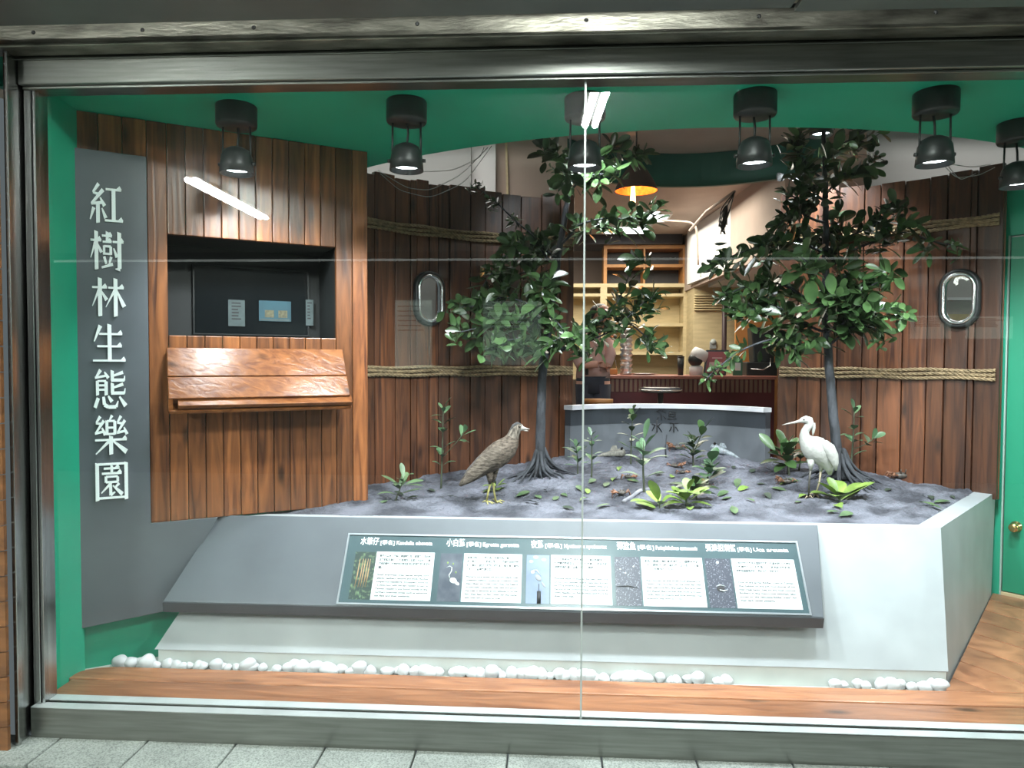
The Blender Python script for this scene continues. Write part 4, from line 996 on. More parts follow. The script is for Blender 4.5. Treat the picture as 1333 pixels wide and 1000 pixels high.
# seedlings and small plants
def seedling(base_px, top_px, label, r_, lm, pairs=4, L=.05, side=None, nros=5, stem=.005, wr=.42, kind='mangrove_seedling', lean=0, group=None):
    L *= 1.4; b_ = onmud(*base_px); tpt = atY(top_px[0], top_px[1], b_.y+lean)
    t_ = thing(kind, b_, label, 'seedling', group or 'young plants in the mud')
    path = smoothpath([b_-Vector((0, 0, .02)), b_.lerp(tpt, .5)+Vector((r_.uniform(-.008, .008), 0, 0)), tpt], 5, 2)
    mb = MB(); m_ = len(path); mb.tube(path, [stem*(1.25-.85*i/m_) for i in range(m_)], 7); mb.build('stem', M['stem'], t_)
    lf = MB()
    pairs += 1
    for k in range(pairs):
        t = .35+.6*k/max(1, pairs); q = path[int(t*(m_-1))]; g = k*PI/2+r_.uniform(-.4, .4)
        for s_ in (0, PI):
            d = Vector((math.cos(g+s_), math.sin(g+s_)*.8, r_.uniform(.05, .5))); leaf(lf, q, d+Vector((0, 0, .25)), Vector((0, 0, 1)), L*r_.uniform(.8, 1.15), L*wr*1.15, r_.uniform(.05, .4))
    rosette(lf, path[-1], Vector((r_.uniform(-.2, .2), r_.uniform(-.3, 0), 1)), nros, L*.95, r_, (.45, 1.2), wr=wr)
    lf.build('leaves', lm, t_, recalc=False)
    if side:
        q = atY(side[0], side[1], b_.y-.03); k = path[int((side[2] if len(side) > 2 else .35)*(m_-1))]
        mb = MB(); mb.tube(smoothpath([k, k.lerp(q, .55)+Vector((0, 0, -.008)), q], 4, 2), stem*.5, 6); sb = mb.build('side_shoot', M['stem'], t_)
        lf = MB(); rosette(lf, q, (q-k)+Vector((0, 0, .05)), 5, L*1.05, r_, (.3, 1.4), wr=wr)
        lf.build('leaves', lm, sb, recalc=False)
    return t_
r_ = random.Random(5)
seedling((574, 636), (577, 532), 'tall two-stemmed seedling left of the brown heron', r_, M['leafpale'], 4, .065, (603, 565, .4))
seedling((513, 652), (526, 622), 'low seedling with long leaves nearest the plank wall on the left', r_, M['leaffall'], 3, .085, None, 4, .004, .30)
seedling((642, 641), (646, 632), 'yellowish sprout between the legs of the brown heron', r_, M['leafyel'], 2, .055, None, 4, .003)
seedling((770, 621), (770, 566), 'upright pale seedling just right of the glass seam', r_, M['leafpale'], 4, .06, None, 6, .005, .34)
seedling((752, 617), (750, 580), 'pale seedling directly on the glass seam', r_, M['leafpale'], 4, .065, None, 6, .004, .32)
seedling((821, 604), (824, 535), 'tallest thin seedling in front of the dark grey parapet', r_, M['leaf'], 5, .075, None, 5, .005, .34)
seedling((839, 641), (838, 575), 'broad pale-leaved seedling in the middle of the mud', r_, M['leafpale'], 3, .105, None, 6, .006, .30)
seedling((903, 607), (903, 575), 'dark bushy seedling at the back, right of the brush writing', r_, M['leaf'], 4, .085, (914, 562, .5), 7, .006)
seedling((920, 634), (926, 602), 'pale round-leaved seedling right of centre', r_, M['leafpale'], 3, .085, None, 8, .006, .55)
seedling((858, 662), (858, 655), 'yellow-green sprout with one upright leaf at the front of the mud', r_, M['leafyel'], 1, .115, None, 3, .004, .42)
seedling((893, 661), (895, 640), 'yellow-green leafy sprout at the front, left of the pale round-leaved seedling', r_, M['leafyel'], 3, .10, None, 6, .005, .38)
seedling((908, 650), (905, 632), 'darker green sprout behind the yellow-green one', r_, M['leaf'], 3, .09, None, 5, .005, .5)
seedling((1027, 618), (1024, 580), 'dark green bush left of the white egret', r_, M['leaf'], 5, .10, (1012, 590, .5), 8, .007)
seedling((1106, 618), (1112, 535), 'tall seedling right of the right tree trunk', r_, M['leafpale'], 3, .07, (1137, 572, .4), 5, .006)
seedling((1093, 652), (1092, 646), 'bright green broad-leaved rosette right of the egret feet', r_, M['leafyel'], 2, .14, None, 3, .004, .42)
seedling((1040, 612), (1046, 585), 'small seedling directly behind the egret breast', r_, M['leaf'], 2, .08, None, 4, .005)
# bare stick
b_ = onmud(867, 595); mb = MB(); mb.tube([b_-Vector((0, 0, .02)), atY(866, 582, b_.y), atY(868, 566, b_.y)], [.006, .005, .003], 7)
tag(mb.build('bare_stick', M['bark']), 'thin bare black stick upright in front of the grey parapet', 'stick')
# driftwood
for (q, lab) in (([(812, 655), (824, 648), (832, 641), (848, 638)], 'pale grey driftwood piece bent at the front of the mud'), ([(745, 612), (790, 590)], None)):
    if lab:
        P = [onmud(*p)+Vector((0, 0, .008)) for p in q]; mb = MB(); mb.tube(smoothpath(P, 4, 1), [.011]*12+[.006], 8); tag(mb.build('driftwood', M['drift']), lab, 'driftwood')

# fallen leaves, each its own
lf0 = MB(); leaf(lf0, Vector((-.045, 0, .004)), Vector((1, 0, .05)), Vector((0, 0, 1)), .09, .036, .05); base_leaf = lf0.build('fallen_leaf', M['leaffall'], recalc=False, origin=(0, 0, 0))
lf1 = MB(); leaf(lf1, Vector((-.045, 0, .005)), Vector((1, 0, .25)), Vector((0, .3, 1)), .09, .04, .25); leaf_y = lf1.build('fallen_leaf', M['leafyel'], recalc=False, origin=(0, 0, 0))
lf2 = MB(); leaf(lf2, Vector((-.04, 0, .005)), Vector((1, 0, .1)), Vector((0, .1, 1)), .08, .03, .1); leaf_d = lf2.build('fallen_leaf', M['leafdry'], recalc=False, origin=(0, 0, 0))
FALL = [(770, 628, 0), (790, 632, 0), (800, 626, 1), (755, 638, 0), (765, 641, 1), (785, 661, 0), (724, 650, 0), (735, 646, 0), (760, 652, 1), (940, 645, 0), (945, 651, 0), (955, 665, 0), (960, 631, 0), (968, 638, 1), (975, 652, 0), (1000, 648, 2), (1015, 639, 0), (1040, 655, 0), (1045, 648, 1), (1085, 668, 0), (1100, 672, 0), (1092, 662, 1), (1205, 658, 1), (1212, 650, 2), (1228, 655, 0), (1215, 661, 0), (1240, 649, 2), (500, 655, 0), (536, 650, 2), (560, 640, 2), (588, 648, 2), (690, 655, 2), (680, 645, 0), (710, 640, 2), (880, 632, 0), (860, 618, 2), (875, 622, 1), (806, 612, 1), (990, 632, 2), (1020, 632, 1), (1155, 640, 2), (980, 615, 2), (955, 610, 2), (740, 664, 2), (825, 628, 0), (700, 648, 0), (520, 645, 2), (1030, 628, 0)]
firsts = {}
LB = ('fallen green leaf lying flat on the grey mud', 'curled yellow-green leaf lying on the grey mud', 'dark withered leaf lying on the grey mud'); LG = ('fallen green leaves', 'fallen yellow-green leaves', 'withered leaves')
for i, (px, py, k) in enumerate(FALL):
    src = (base_leaf, leaf_y, leaf_d)[k]; p = onmud(px, py)+Vector((0, 0, .003))
    if k not in firsts: firsts[k] = 1; o = src
    else: o = src.copy(); COL.objects.link(o)
    o.location = p; e = .03; nx_ = (mudh(p.x+e, p.y)-mudh(p.x-e, p.y))/(2*e); ny_ = (mudh(p.x, p.y+e)-mudh(p.x, p.y-e))/(2*e)
    q = Vector((-nx_, -ny_, 1)).to_track_quat('Z', 'Y'); o.rotation_euler = (q.to_matrix() @ Matrix.Rotation(r_.uniform(0, 6.28), 3, 'Z')).to_euler(); o.scale = (r_.uniform(.75, 1.3),)*3
    tag(o, LB[k], 'leaf', LG[k])

# pebbles in the trough
pebs = []
for k in range(4):
    mb = MB(); mb.ball((0, 0, 0), 1, 1, 1, n=14, m=9)
    for v in mb.v:
        f = 1+.10*math.sin(3*v.x+k*2)*math.cos(2.5*v.y+k)+.06*math.sin(4*v.z+k); v *= f
    pebs.append(mb.build('pebble', M['pebble'], origin=(0, 0, 0)))
PEB = []
x = 150
while x < 1245:
    dens = .97 if x < 850 else .55
    if r_.random() < dens or x < 230: PEB.append((x+r_.uniform(-4, 4), r_.uniform(.019, .034)))
    x += 10.5 if x < 900 else 15
PEB += [(155, .036), (168, .034), (190, .036), (428, .036), (466, .034), (640, .036), (690, .034), (818, .036), (1225, .034), (1120, .024), (1100, .02)]
used = set()
for i, (px, rr) in enumerate(PEB):
    k = i % 4; p = atZ(px, 862+(px-150)*.0285, .118)
    yy = .318+r_.uniform(.02, .045); o = pebs[k]
    if k in used: o = o.copy(); COL.objects.link(o)
    used.add(k)
    o.scale = (rr*r_.uniform(.9, 1.3), rr*.9, rr*r_.uniform(.75, 1.0)); o.location = (p.x, yy, .085+o.scale[2]*.95); o.rotation_euler = (r_.uniform(-.15, .15), r_.uniform(-.3, .3), r_.uniform(-.4, .4))
    tag(o, 'smooth white pebble in the row along the foot of the white planter', 'pebble', 'white pebbles along the planter foot')
for i in range(10):     # a second layer of small ones behind
    pass

# =================================================================== BIRDS
def scl(p): return (p-CAM).dot(fwd)/F
def birdloft(mb, secs, y, yoff=0):
    S = []
    for q in secs:
        p = atY(q[0], q[1], y); k = scl(p); S.append((p+Vector((0, yoff, 0)), q[2]*k, q[3]*k)+((q[4],) if len(q) > 4 else ()))
    mb.loft(S, 18)
def foot(mb, p, k, dirs, mi):
    for g, ln in dirs:
        d = Vector((math.cos(g), math.sin(g), 0)); q = p+d*ln; m_ = p+d*ln*.5; q.z = mudh(q.x, q.y)+.003; m_.z = max(mudh(m_.x, m_.y), q.z)+.008
        mb.tube([p, m_, q], [.0045, .004, .002], 6, mi=mi)
# brown heron
hb = onmud(634, 654); hy = hb.y
he = thing('heron', hb, 'brown streaked heron with yellow legs standing beside the left tree roots', 'bird')
mb = MB()
birdloft(mb, [(598, 632, 1.5, 1.5), (603, 628, 4.5, 4), (611, 621, 8, 6), (621, 612.5, 11, 9), (632, 604, 14, 12), (643, 596, 16, 14), (652, 589, 16.5, 14.5), (660, 582, 14.5, 13), (665, 575, 11, 10), (667.5, 569, 8.2, 8, 1), (669.5, 563.5, 7.2, 7, 1), (672, 559, 7.4, 6.6, 1), (675.5, 556.5, 6.6, 6, 1), (678.5, 557, 4.8, 4.6, 2), (680.5, 557.8, 3.0, 3, 2), (684, 558.2, 1.7, 1.6, 2), (689.5, 558.6, .4, .4, 2)], hy)
k = scl(hb)
for (a_, b_, c_, d_) in (((637, 612), (638, 630), (635.5, 641), (633.5, 654)), ((644, 609), (642, 628), (643, 640), (646, 651.5))):
    pa, pb, pc_, pd_ = [atY(*q, hy+(0 if a_[0] == 637 else .035)) for q in (a_, b_, c_, d_)]
    pd_.z = mudh(pd_.x, pd_.y)+.004
    mb.tube([pa, pb], [.026, .009], 9, mi=0); mb.tube([pa.lerp(pb, .8), pb, pc_, pd_], [.006, .0065, .0055, .0055], 9, mi=3)
    foot(mb, pd_, k, ((-.5, .04), (.2, .045), (-1.3, .04), (2.9, .025)), 3)
body = mb.build('body', [M['heron'], M['heronpale'], M['bill'], M['birdleg']], he)
mb = MB(); birdloft(mb, [(663.5, 566, 1.2, 1), (665.5, 560.5, 2.4, 4.2), (669, 554.5, 2.8, 5.4), (673.5, 551.3, 2.3, 4.6), (677.5, 552.2, 1.2, 2.4), (679.5, 553.6, .3, .6)], hy); mb.build('crown', M['herongrey'], he)
mb = MB(); birdloft(mb, [(652, 578.5, 1.2, 2), (646, 582, 4, 10), (636, 589, 5, 11), (624, 599, 4.5, 9), (611, 612, 3.2, 6), (600, 627, 1, 2)], hy); mb.build('back', M['heronback'], he)
mb = MB(); birdloft(mb, [(681, 560.2, .8, 1.2), (684, 560.6, 1.0, 1.0), (688, 561.2, .3, .3)], hy); mb.build('lower_bill', M['bill'], he)
for sgn in (-1, 1):
    mb = MB(); birdloft(mb, [(656, 581, 2, 1), (650, 586, 8, 3.2), (640, 594, 11, 4), (628, 605, 10, 4), (616, 616, 7.5, 3), (607, 625, 4, 2), (601, 631, 1, .8)], hy, sgn*11.5*k)
    mb.build('wing', M['heronwing'], he)
    p = atY(676.5, 555.8, hy+sgn*5.4*k); mb = MB(); mb.ball(p, 1.3*k, 1.3*k, 1.3*k); mb.build('eye', M['eye'], he)
# white egret
eb = onmud(1055, 647); gy = eb.y; k = scl(eb)
eg = thing('egret', eb, 'white egret with long grey bill standing in front of the right tree', 'bird')
mb = MB()
birdloft(mb, [(1080.5, 618, 2, 2), (1079.5, 610, 6, 5), (1075, 600, 11, 9), (1068.5, 591, 15.5, 12.5), (1060, 583, 17, 14), (1053, 577.5, 13.5, 11.5), (1049, 572, 8.8, 8.2), (1047.2, 566.5, 6.2, 6), (1048, 561, 5.0, 5), (1051.5, 556, 4.8, 4.6), (1054.5, 552.0, 5.4, 4.8), (1053, 547.5, 5.6, 4.8), (1049, 546.4, 5.4, 4.6), (1044.5, 547.2, 4.0, 3.6), (1041.5, 548.3, 2.4, 2.2, 1), (1036, 549.6, 1.6, 1.5, 1), (1026, 551.6, 1.0, 1, 1), (1018, 553.4, .3, .3, 1)], gy)
for q0, dy in (((1056, 598), -.008), ((1069, 602), .015)):
    if q0[0] == 1056: pts = [(1056, 598), (1055, 612), (1053.5, 626), (1052.5, 645)]
    else: pts = [(1069, 600), (1068.5, 614), (1066.5, 628), (1062, 652)]
    P = [atY(*q, gy+dy) for q in pts]; P[-1].z = mudh(P[-1].x, P[-1].y)+.004
    mb.tube(P[:2], [.024, .007], 9, mi=0); mb.tube(P[1:], [.0065, .005, .005], 8, mi=2 if q0[0] == 1056 else 3)
    foot(mb, P[-1], k, ((3.1, .045), (-2.3, .045), (-1.4, .04), (.3, .03)), 3)
mb.build('body', [M['white'], M['bill'], M['darkleg'], mat('tan_leg', (.30, .25, .17), .5)], eg)
for sgn in (-1, 1):
    mb = MB(); birdloft(mb, [(1064, 573.5, 2, 1), (1068.5, 576, 5.5, 3.2), (1075, 583, 8.0, 4.2), (1080, 592, 7.2, 4), (1083, 602, 4.6, 3), (1084, 611, 1.2, .8)], gy, sgn*10.5*k); mb.build('wing', M['white'], eg)
    p = atY(1046.5, 546.4, gy+sgn*3.7*k); mb = MB(); mb.ball(p, 1.0*k, 1.0*k, 1.0*k); mb.build('eye', M['eye'], eg)
mb = MB(); birdloft(mb, [(1058.5, 551, 2.6, 2.4), (1059.2, 557, 2.6, 2.2), (1058.6, 563, 1.6, 1.2), (1058, 567.5, .4, .4)], gy); mb.build('nape_plume', M['white'], eg)

# crabs and mudskippers
def crab(px, py, s, label, big=1, face=-1, claws='o'):
    p = onmud(px, py); c = p+Vector((0, 0, .016*s)); t_ = thing('crab', p, label, 'crab', 'small crabs on the mud')
    mb = MB(); mb.ball(c, .030*s, .022*s, .014*s); 
    for k in (-1, 1): mb.tube([c+Vector((k*.008*s, -.015*s, .008*s)), c+Vector((k*.010*s, -.018*s, .026*s))], .002*s, 6)
    mb.build('shell', M['crabd'], t_)
    for k in range(4):
        for sd_ in (-1, 1):
            g = (.25+.4*k)-.6; q0 = c+Vector((sd_*.024*s, g*.022*s, -.002)); q1 = c+Vector((sd_*.044*s, g*.045*s, .012*s)); q2 = c+Vector((sd_*.056*s, g*.058*s, 0)); q2.z = mudh(q2.x, q2.y)
            mb = MB(); mb.tube([q0, q1, q2], [.0034*s, .0028*s, .0014*s], 6); mb.build('leg', M['crabo'] if claws == 'o' else M['crabd'], t_)
    q = c+Vector((face*.034*s, -.020*s, .004*s)); mb = MB(); mb.tube([c+Vector((face*.018*s, -.012*s, 0)), q], .005*s, 7)
    d = Vector((face*.6, -.5, .35 if big > 1 else .1)).normalized()
    mb.ball(q+d*.014*s*big, .016*s*big, .010*s*big, .010*s*big, rot=d.to_track_quat('X', 'Z').to_matrix())
    mb.tube([q+d*.024*s*big+Vector((0, 0, .005*s)), q+d*.046*s*big+Vector((0, 0, .008*s))], [.006*s*big, .0015*s], 7); mb.tube([q+d*.024*s*big-Vector((0, 0, .004*s)), q+d*.045*s*big-Vector((0, 0, .001))], [.005*s*big, .0015*s], 7)
    mb.build('claw', M['crabo'], t_)
crab(809, 645, .95, 'tan crab in front of the white-flecked plant, left of the yellow-green sprouts', 1.0, -1)
crab(818, 623, .8, 'small dark crab with orange legs behind the tan crab', 1.0, 1)
crab(878, 609, .9, 'reddish crab in the middle, below the dark bushy seedling', 1.2, 1)
crab(882, 585, 1.1, 'crab raising an orange claw in front of the grey parapet', 1.6, -1)
crab(1024, 630, 1.05, 'crab with a large orange claw left of the egret legs', 1.5, -1)
crab(1173, 624, 1.6, 'largest crab, half buried near the right plank wall', 1.0, -1)
crab(888, 617, .7, 'crab half hidden beside the pale round-leaved seedling', 1.0, 1)
def fish(px, py, L, ang, label, m_):
    p = onmud(px, py); d = Vector((math.cos(ang), math.sin(ang), 0)); sdv = Vector((-d.y, d.x, 0)); t_ = thing('mudskipper', p, label, 'fish', 'mudskippers on the mud')
    S = []
    for t, r1 in ((-.5, .06), (-.46, .11), (-.38, .15), (-.25, .13), (0, .10), (.25, .065), (.42, .035), (.5, .02)):
        q = p+d*(L*t); q.z = mudh(q.x, q.y)+L*r1*.8+(L*.12*max(0, -t-.1)*2); S.append((q, L*r1, L*r1*.85))
    mb = MB(); mb.loft(S, 12, side=sdv); mb.build('body', m_, t_)
    h = S[2][0]
    for sg_ in (-1, 1): mb = MB(); mb.ball(h+sdv*sg_*L*.07+Vector((0, 0, L*.15)), L*.045, L*.045, L*.045); mb.build('eye', M['eye'], t_)
    mb = MB(); q0 = S[3][0]+Vector((0, 0, L*.08)); mb.prism([q0, q0+d*L*.28, q0+d*L*.2+Vector((0, 0, L*.16)), q0+d*L*.06+Vector((0, 0, L*.18))], sdv*.003); mb.build('dorsal_fin', m_, t_)
    tl = S[-1][0]; mb = MB(); mb.prism([tl-d*L*.03, tl+d*L*.14+Vector((0, 0, L*.07)), tl+d*L*.17, tl+d*L*.14-Vector((0, 0, L*.04))], sdv*.003); mb.build('tail_fin', m_, t_)
fish(795, 594, .20, PI*.94, 'beige mudskipper with raised head in front of the parapet, left of centre', M['fish'])
fish(945, 592, .20, -.25, 'pale bluish mudskipper in front of the parapet, right of centre', mat('pale_blue_fish_skin', (.25, .28, .30), .4, var=.3, vscale=60))

# =================================================================== ROOM BEHIND
RZ = 3.2; FY = 8.2
mb = MB(); mb.box(-3.6, 1.95, .3, FY, RZ, RZ+.05); mb.box(1.95, 4.2, .3, 3.4, RZ, RZ+.05); struct(mb.build('ceiling.001', M['beige']))
mb = MB(); mb.box(-3.6, 4.2, 2.66, FY, .25, .3); struct(mb.build('floor.004', mat('room_floor', (.12, .09, .075), .5)))
mb = MB(); mb.box(-3.6, 2.95, FY, FY+.05, .3, RZ); struct(mb.build('wall_back.003', M['beige']))
mb = MB(); mb.hexa([(1.93, 3.35, 2.45), (1.72, FY, 2.45), (1.78, FY, 2.45), (2.0, 3.35, 2.45)], [(1.93, 3.35, RZ), (1.72, FY, RZ), (1.78, FY, RZ), (2.0, 3.35, RZ)])
q_ = atY(1128, 220, 2.56).x
mb.hexa([(1.93, 3.35, .3), (q_, 2.56, .3), (q_+.06, 2.60, .3), (2.0, 3.38, .3)], [(1.93, 3.35, RZ), (q_, 2.56, RZ), (q_+.06, 2.60, RZ), (2.0, 3.38, RZ)]); struct(mb.build('wall_right.001', M['beige']))
mb = MB(); mb.box(q_, 4.2, 2.56, 2.60, .3, RZ); struct(mb.build('wall_right.002', mat('pale_grey_plaster', (.40, .39, .39), .8)))
mb = MB(); mb.box(2.9, 2.95, 3.36, FY, .3, 2.45); struct(mb.build('wall_right.003', M['beige']))
mb = MB(); mb.box(1.98, 2.95, 3.36, FY, 2.45, 2.5); struct(mb.build('ceiling.003', M['roomwhite']))
mb = MB(); mb.box(q_+.01, 4.2, 2.54, 2.56, .3, 1.85); struct(mb.build('trim_7', M['pine']))
mb = MB(); mb.box(q_+.01, 4.2, 2.54, 2.56, 1.95, 1.97); struct(mb.build('trim_8', M['capwhite']))
# left part of the upper room: grey bulkhead, white pier, beige wall
def wallat(px0, px1, y, z0, z1, m_, nm, d=.05):
    a_ = atY(px0, 250, y).x; b_ = atY(px1, 250, y).x; mb = MB(); mb.box(a_, b_, y, y+d, z0, z1); return struct(mb.build(nm, m_))
wallat(420, 613, 2.50, .3, RZ, mat('grey_bulkhead', (.26, .26, .25), .7), 'wall_left.003', .1)
wallat(613, 645, 2.56, .3, RZ, M['roomwhite'], 'trim_3', .05)
wallat(644, 738, 2.62, .3, RZ, M['beige'], 'wall_left.004', .1)
mb = MB(); a_ = atY(657, 210, 2.6); b_ = atY(668, 255, 2.6); mb.hexa([(b_.x+.02, 2.60, .3), (b_.x+.036, 2.60, .3), (b_.x+.036, 2.62, .3), (b_.x+.02, 2.62, .3)], [(a_.x, 2.60, RZ), (a_.x+.016, 2.60, RZ), (a_.x+.016, 2.62, RZ), (a_.x, 2.62, RZ)]); struct(mb.build('trim_4', M['pine']))
# green ring bulkhead above the gap
mb = MB()
vs = []; n = 28
for i in range(n+1):
    t = -40*DEG+80*DEG*i/n
    for r__, zz in ((2.02, 2.93), (2.06, 2.93), (2.06, 3.195), (2.02, 3.195)): vs.append((1.05+math.sin(t)*r__*.75, 1.15+math.cos(t)*r__, zz))
fs = []
for i in range(n):
    q = i*4; fs += [(q+j, q+(j+1) % 4, q+4+(j+1) % 4, q+4+j) for j in range(4)]
fs += [(0, 1, 2, 3), (n*4+3, n*4+2, n*4+1, n*4)]
mb.add(vs, fs); struct(mb.build('trim_5', mat('dark_green_paint', (.010, .09, .065), .5)))
# dark bulkhead above shelves
mb = MB(); mb.box(-.2, 1.72, 6.9, 7.5, 3.07, RZ-.001); struct(mb.build('trim_6', M['dark']))

# troffers
def troffer(px, py, w, d, label):
    p = atZ(px, py, RZ); t_ = thing('ceiling_light', (p.x, p.y, RZ), label, 'ceiling light', 'lit troffers in the room behind')
    mb = MB(); mb.box(p.x-w/2, p.x+w/2, p.y-d/2, p.y+d/2, RZ-.03, RZ); mb.build('housing', M['roomwhite'], t_)
    mb = MB(); mb.box(p.x-w/2+.03, p.x+w/2-.03, p.y-d/2+.03, p.y+d/2-.03, RZ-.034, RZ-.03); mb.build('diffuser', M['troffer'], t_)
troffer(848, 281, .42, .45, 'nearer lit ceiling troffer in the room behind the trees')
troffer(815, 297, .60, .5, 'farther lit ceiling troffer in the room behind the trees')
p = atZ(852, 216, RZ); mb = MB(); mb.lathe([(.0001, -.02), (.05, -.02), (.06, 0), (.0001, 0)], p, 20); tag(mb.build('ceiling_disc', M['roomwhite']), 'small round white ceiling disc behind the pendant lamp', 'detector')

# pendant lamp
lp = atY(828, 249, 2.6); k = scl(lp)
pt_ = thing('pendant_lamp', (lp.x, lp.y, lp.z), 'brown dome pendant lamp with glowing copper inside, behind the left tree', 'lamp')
prof = [(28*k, 0), (26*k, 6*k), (22*k, 14*k), (16*k, 24*k), (10*k, 32*k), (5*k, 38*k), (4*k, 46*k)]
mb = MB(); mb.lathe(prof+[(3.8*k, 46*k), (9.5*k, 31.5*k), (15.4*k, 23.4*k), (21.2*k, 13.4*k), (25.2*k, 5.6*k), (27.2*k, 0), (28*k, 0)], lp, 32, cap=False); 
mb.build('lamp_shade', M['lampshade'], pt_)
mb = MB(); mb.lathe([(27*k, .5*k), (25*k, 6*k), (21*k, 13*k), (15.2*k, 23*k), (9.3*k, 31*k)], lp, 32, cap=False); mb.build('copper_lining', M['copper'], pt_, recalc=False)
mb = MB(); mb.lathe([(.0001, -24*k), (2.5*k, -22*k), (3.6*k, -14*k), (3*k, -2*k), (2.2*k, 10*k), (.0001, 11*k)], lp+Vector((-4*k, 0, 0)), 14); mb.build('bulb', M['filament'], pt_)
mb = MB(); mb.tube([lp+Vector((0, 0, 44*k)), Vector((lp.x, lp.y, RZ))], .006, 8); mb.build('cord', M['black'], pt_)
lamp('pendant_glow', 'POINT', (.03, -.06, 4*k), 3.0, (1, .46, .16), parent=pt_, shadow_soft_size=.03)

# shelf units on the far side
def P7(px, py, y=7.0): return atY(px, py, y)
def shelfunit(px0, px1, pyt, pyb, y, depth, boards, label, m_, backm, posts=()):
    a_, b_ = P7(px0, pyt, y), P7(px1, pyb, y); x0_, x1_, z1_ = a_.x, b_.x, a_.z; z0_ = b_.z
    t_ = thing('shelf_unit', ((x0_+x1_)/2, y, z0_), label, 'shelf'); tk = .045
    mb = MB(); mb.box(x0_, x1_, y+depth-.02, y+depth, z0_, z1_); mb.build('back_panel', backm, t_)
    for xx in (x0_, x1_-tk): mb = MB(); mb.box(xx, xx+tk, y, y+depth-.02, z0_, z1_); mb.build('side_panel', m_, t_)
    for pyb_ in boards: zz = P7((px0+px1)/2, pyb_, y).z; mb = MB(); mb.box(x0_+tk, x1_-tk, y+.005, y+depth-.02, zz-.02, zz+.02); mb.build('shelf', m_, t_)
    mb = MB(); mb.box(x0_, x1_, y-.004, y+depth, z1_, z1_+.05); mb.build('top_panel', m_, t_)
    for q in posts: xx = P7(q, pyt, y).x; mb = MB(); mb.box(xx-.012, xx+.012, y, y+depth-.02, z0_, z1_); mb.build('divider', m_, t_)
shelfunit(786, 893, 324, 372, 7.0, .35, [346], 'dark-backed upper shelf unit with orange wood frame', M['orangepine'], M['dark'], (839,))
shelfunit(786, 893, 374, 495, 7.0, .35, [384, 423, 460], 'pale plywood shelves below the dark-backed unit', M['pine'], M['pine'])
shelfunit(735, 785, 374, 495, 7.0, .35, [384, 440], 'pale plywood shelves beside the glass seam, left of the wider shelves', M['pine'], M['pine'])
# louvred cabinet
a_, b_ = P7(895, 374, 6.95), P7(952, 495, 6.95); t_ = thing('cabinet', ((a_.x+b_.x)/2, 6.95, b_.z), 'pale wood cabinet door with louvred vent, right of the shelves', 'cabinet')
# stands in front of the right-hand wall return
mb = MB(); mb.box(a_.x, b_.x, 6.5, 7.0, .3, a_.z); 
for v in mb.v: pass
mb.build('body', M['pine'], t_)
lv = MB(); q0 = atY(904, 382, 6.49); q1 = atY(940, 404, 6.49)
for i in range(7):
    zz = q1.z+(q0.z-q1.z)*i/7; lv.hexa([(q0.x, 6.498, zz), (q1.x, 6.498, zz), (q1.x, 6.46, zz), (q0.x, 6.46, zz)], [(q0.x, 6.498, zz+.024), (q1.x, 6.498, zz+.024), (q1.x, 6.485, zz+.018), (q0.x, 6.485, zz+.018)])
lv.build('louvre', M['pine'], t_)
# white wall cupboard, hung on the right wall
mb = MB(); c0 = atY(894, 371, 6.6); c1 = atY(950, 346, 4.9)
mb.hexa([(c0.x, 6.6, c0.z), (c1.x, 4.9, c0.z), (1.93, 4.9, c0.z), (1.80, 6.6, c0.z)], [(c0.x, 6.6, RZ-.002), (c1.x, 4.9, RZ-.002), (1.93, 4.9, RZ-.002), (1.80, 6.6, RZ-.002)])
cb = mb.build('wall_cupboard', M['roomwhite'], bevel=.004); tag(cb, 'white wall cupboard under the room ceiling, above the louvred cabinet', 'cupboard')
mb = MB(); q = atY(912, 352, 5.6); mb.box(q.x-.012, q.x+.012, 5.58, 5.60, q.z-.08, q.z+.03); mb.build('hanging_tag', M['paper'], cb)
# conduit and cable tangle
mb = MB(); P = [atY(868, 287, 5.4), atY(905, 289, 5.4), atY(914, 296, 5.4), atY(916, 345, 5.4)]
P = [Vector((p.x-.06, p.y, p.z)) for p in P]; mb.tube(smoothpath(P, 4, 1), .012, 8); tag(mb.build('conduit', M['beige']), 'beige conduit bending down the white cupboard', 'conduit')
t_ = thing('cable_bundle', atY(945, 275, 3.2), 'dark tangle of cables hanging at the room corner left of the right tree', 'cable')
for k in range(5):
    mb = MB(); c = atY(942, 272, 3.2); mb.tube(smoothpath([atY(956, 250, 3.2), c+Vector((.05*math.sin(k), .02*k-.05, -.02)), c+Vector((-.05+.02*k, 0, -.16-.02*k)), c+Vector((.03-.02*k, 0, -.10)), c+Vector((.03, 0, .06)), atY(938+2*k, 305-3*k, 3.2)], 5, 3), .005, 6); mb.build('cable', M['black'], t_)
mb = MB(); P = [atY(956, 250, 3.25), atY(920, 275, 4.2), atY(898, 300, 5.3)]; mb.tube(P, .014, 8); tag(mb.build('conduit', M['beige']), 'beige conduit running along the ceiling corner', 'conduit')

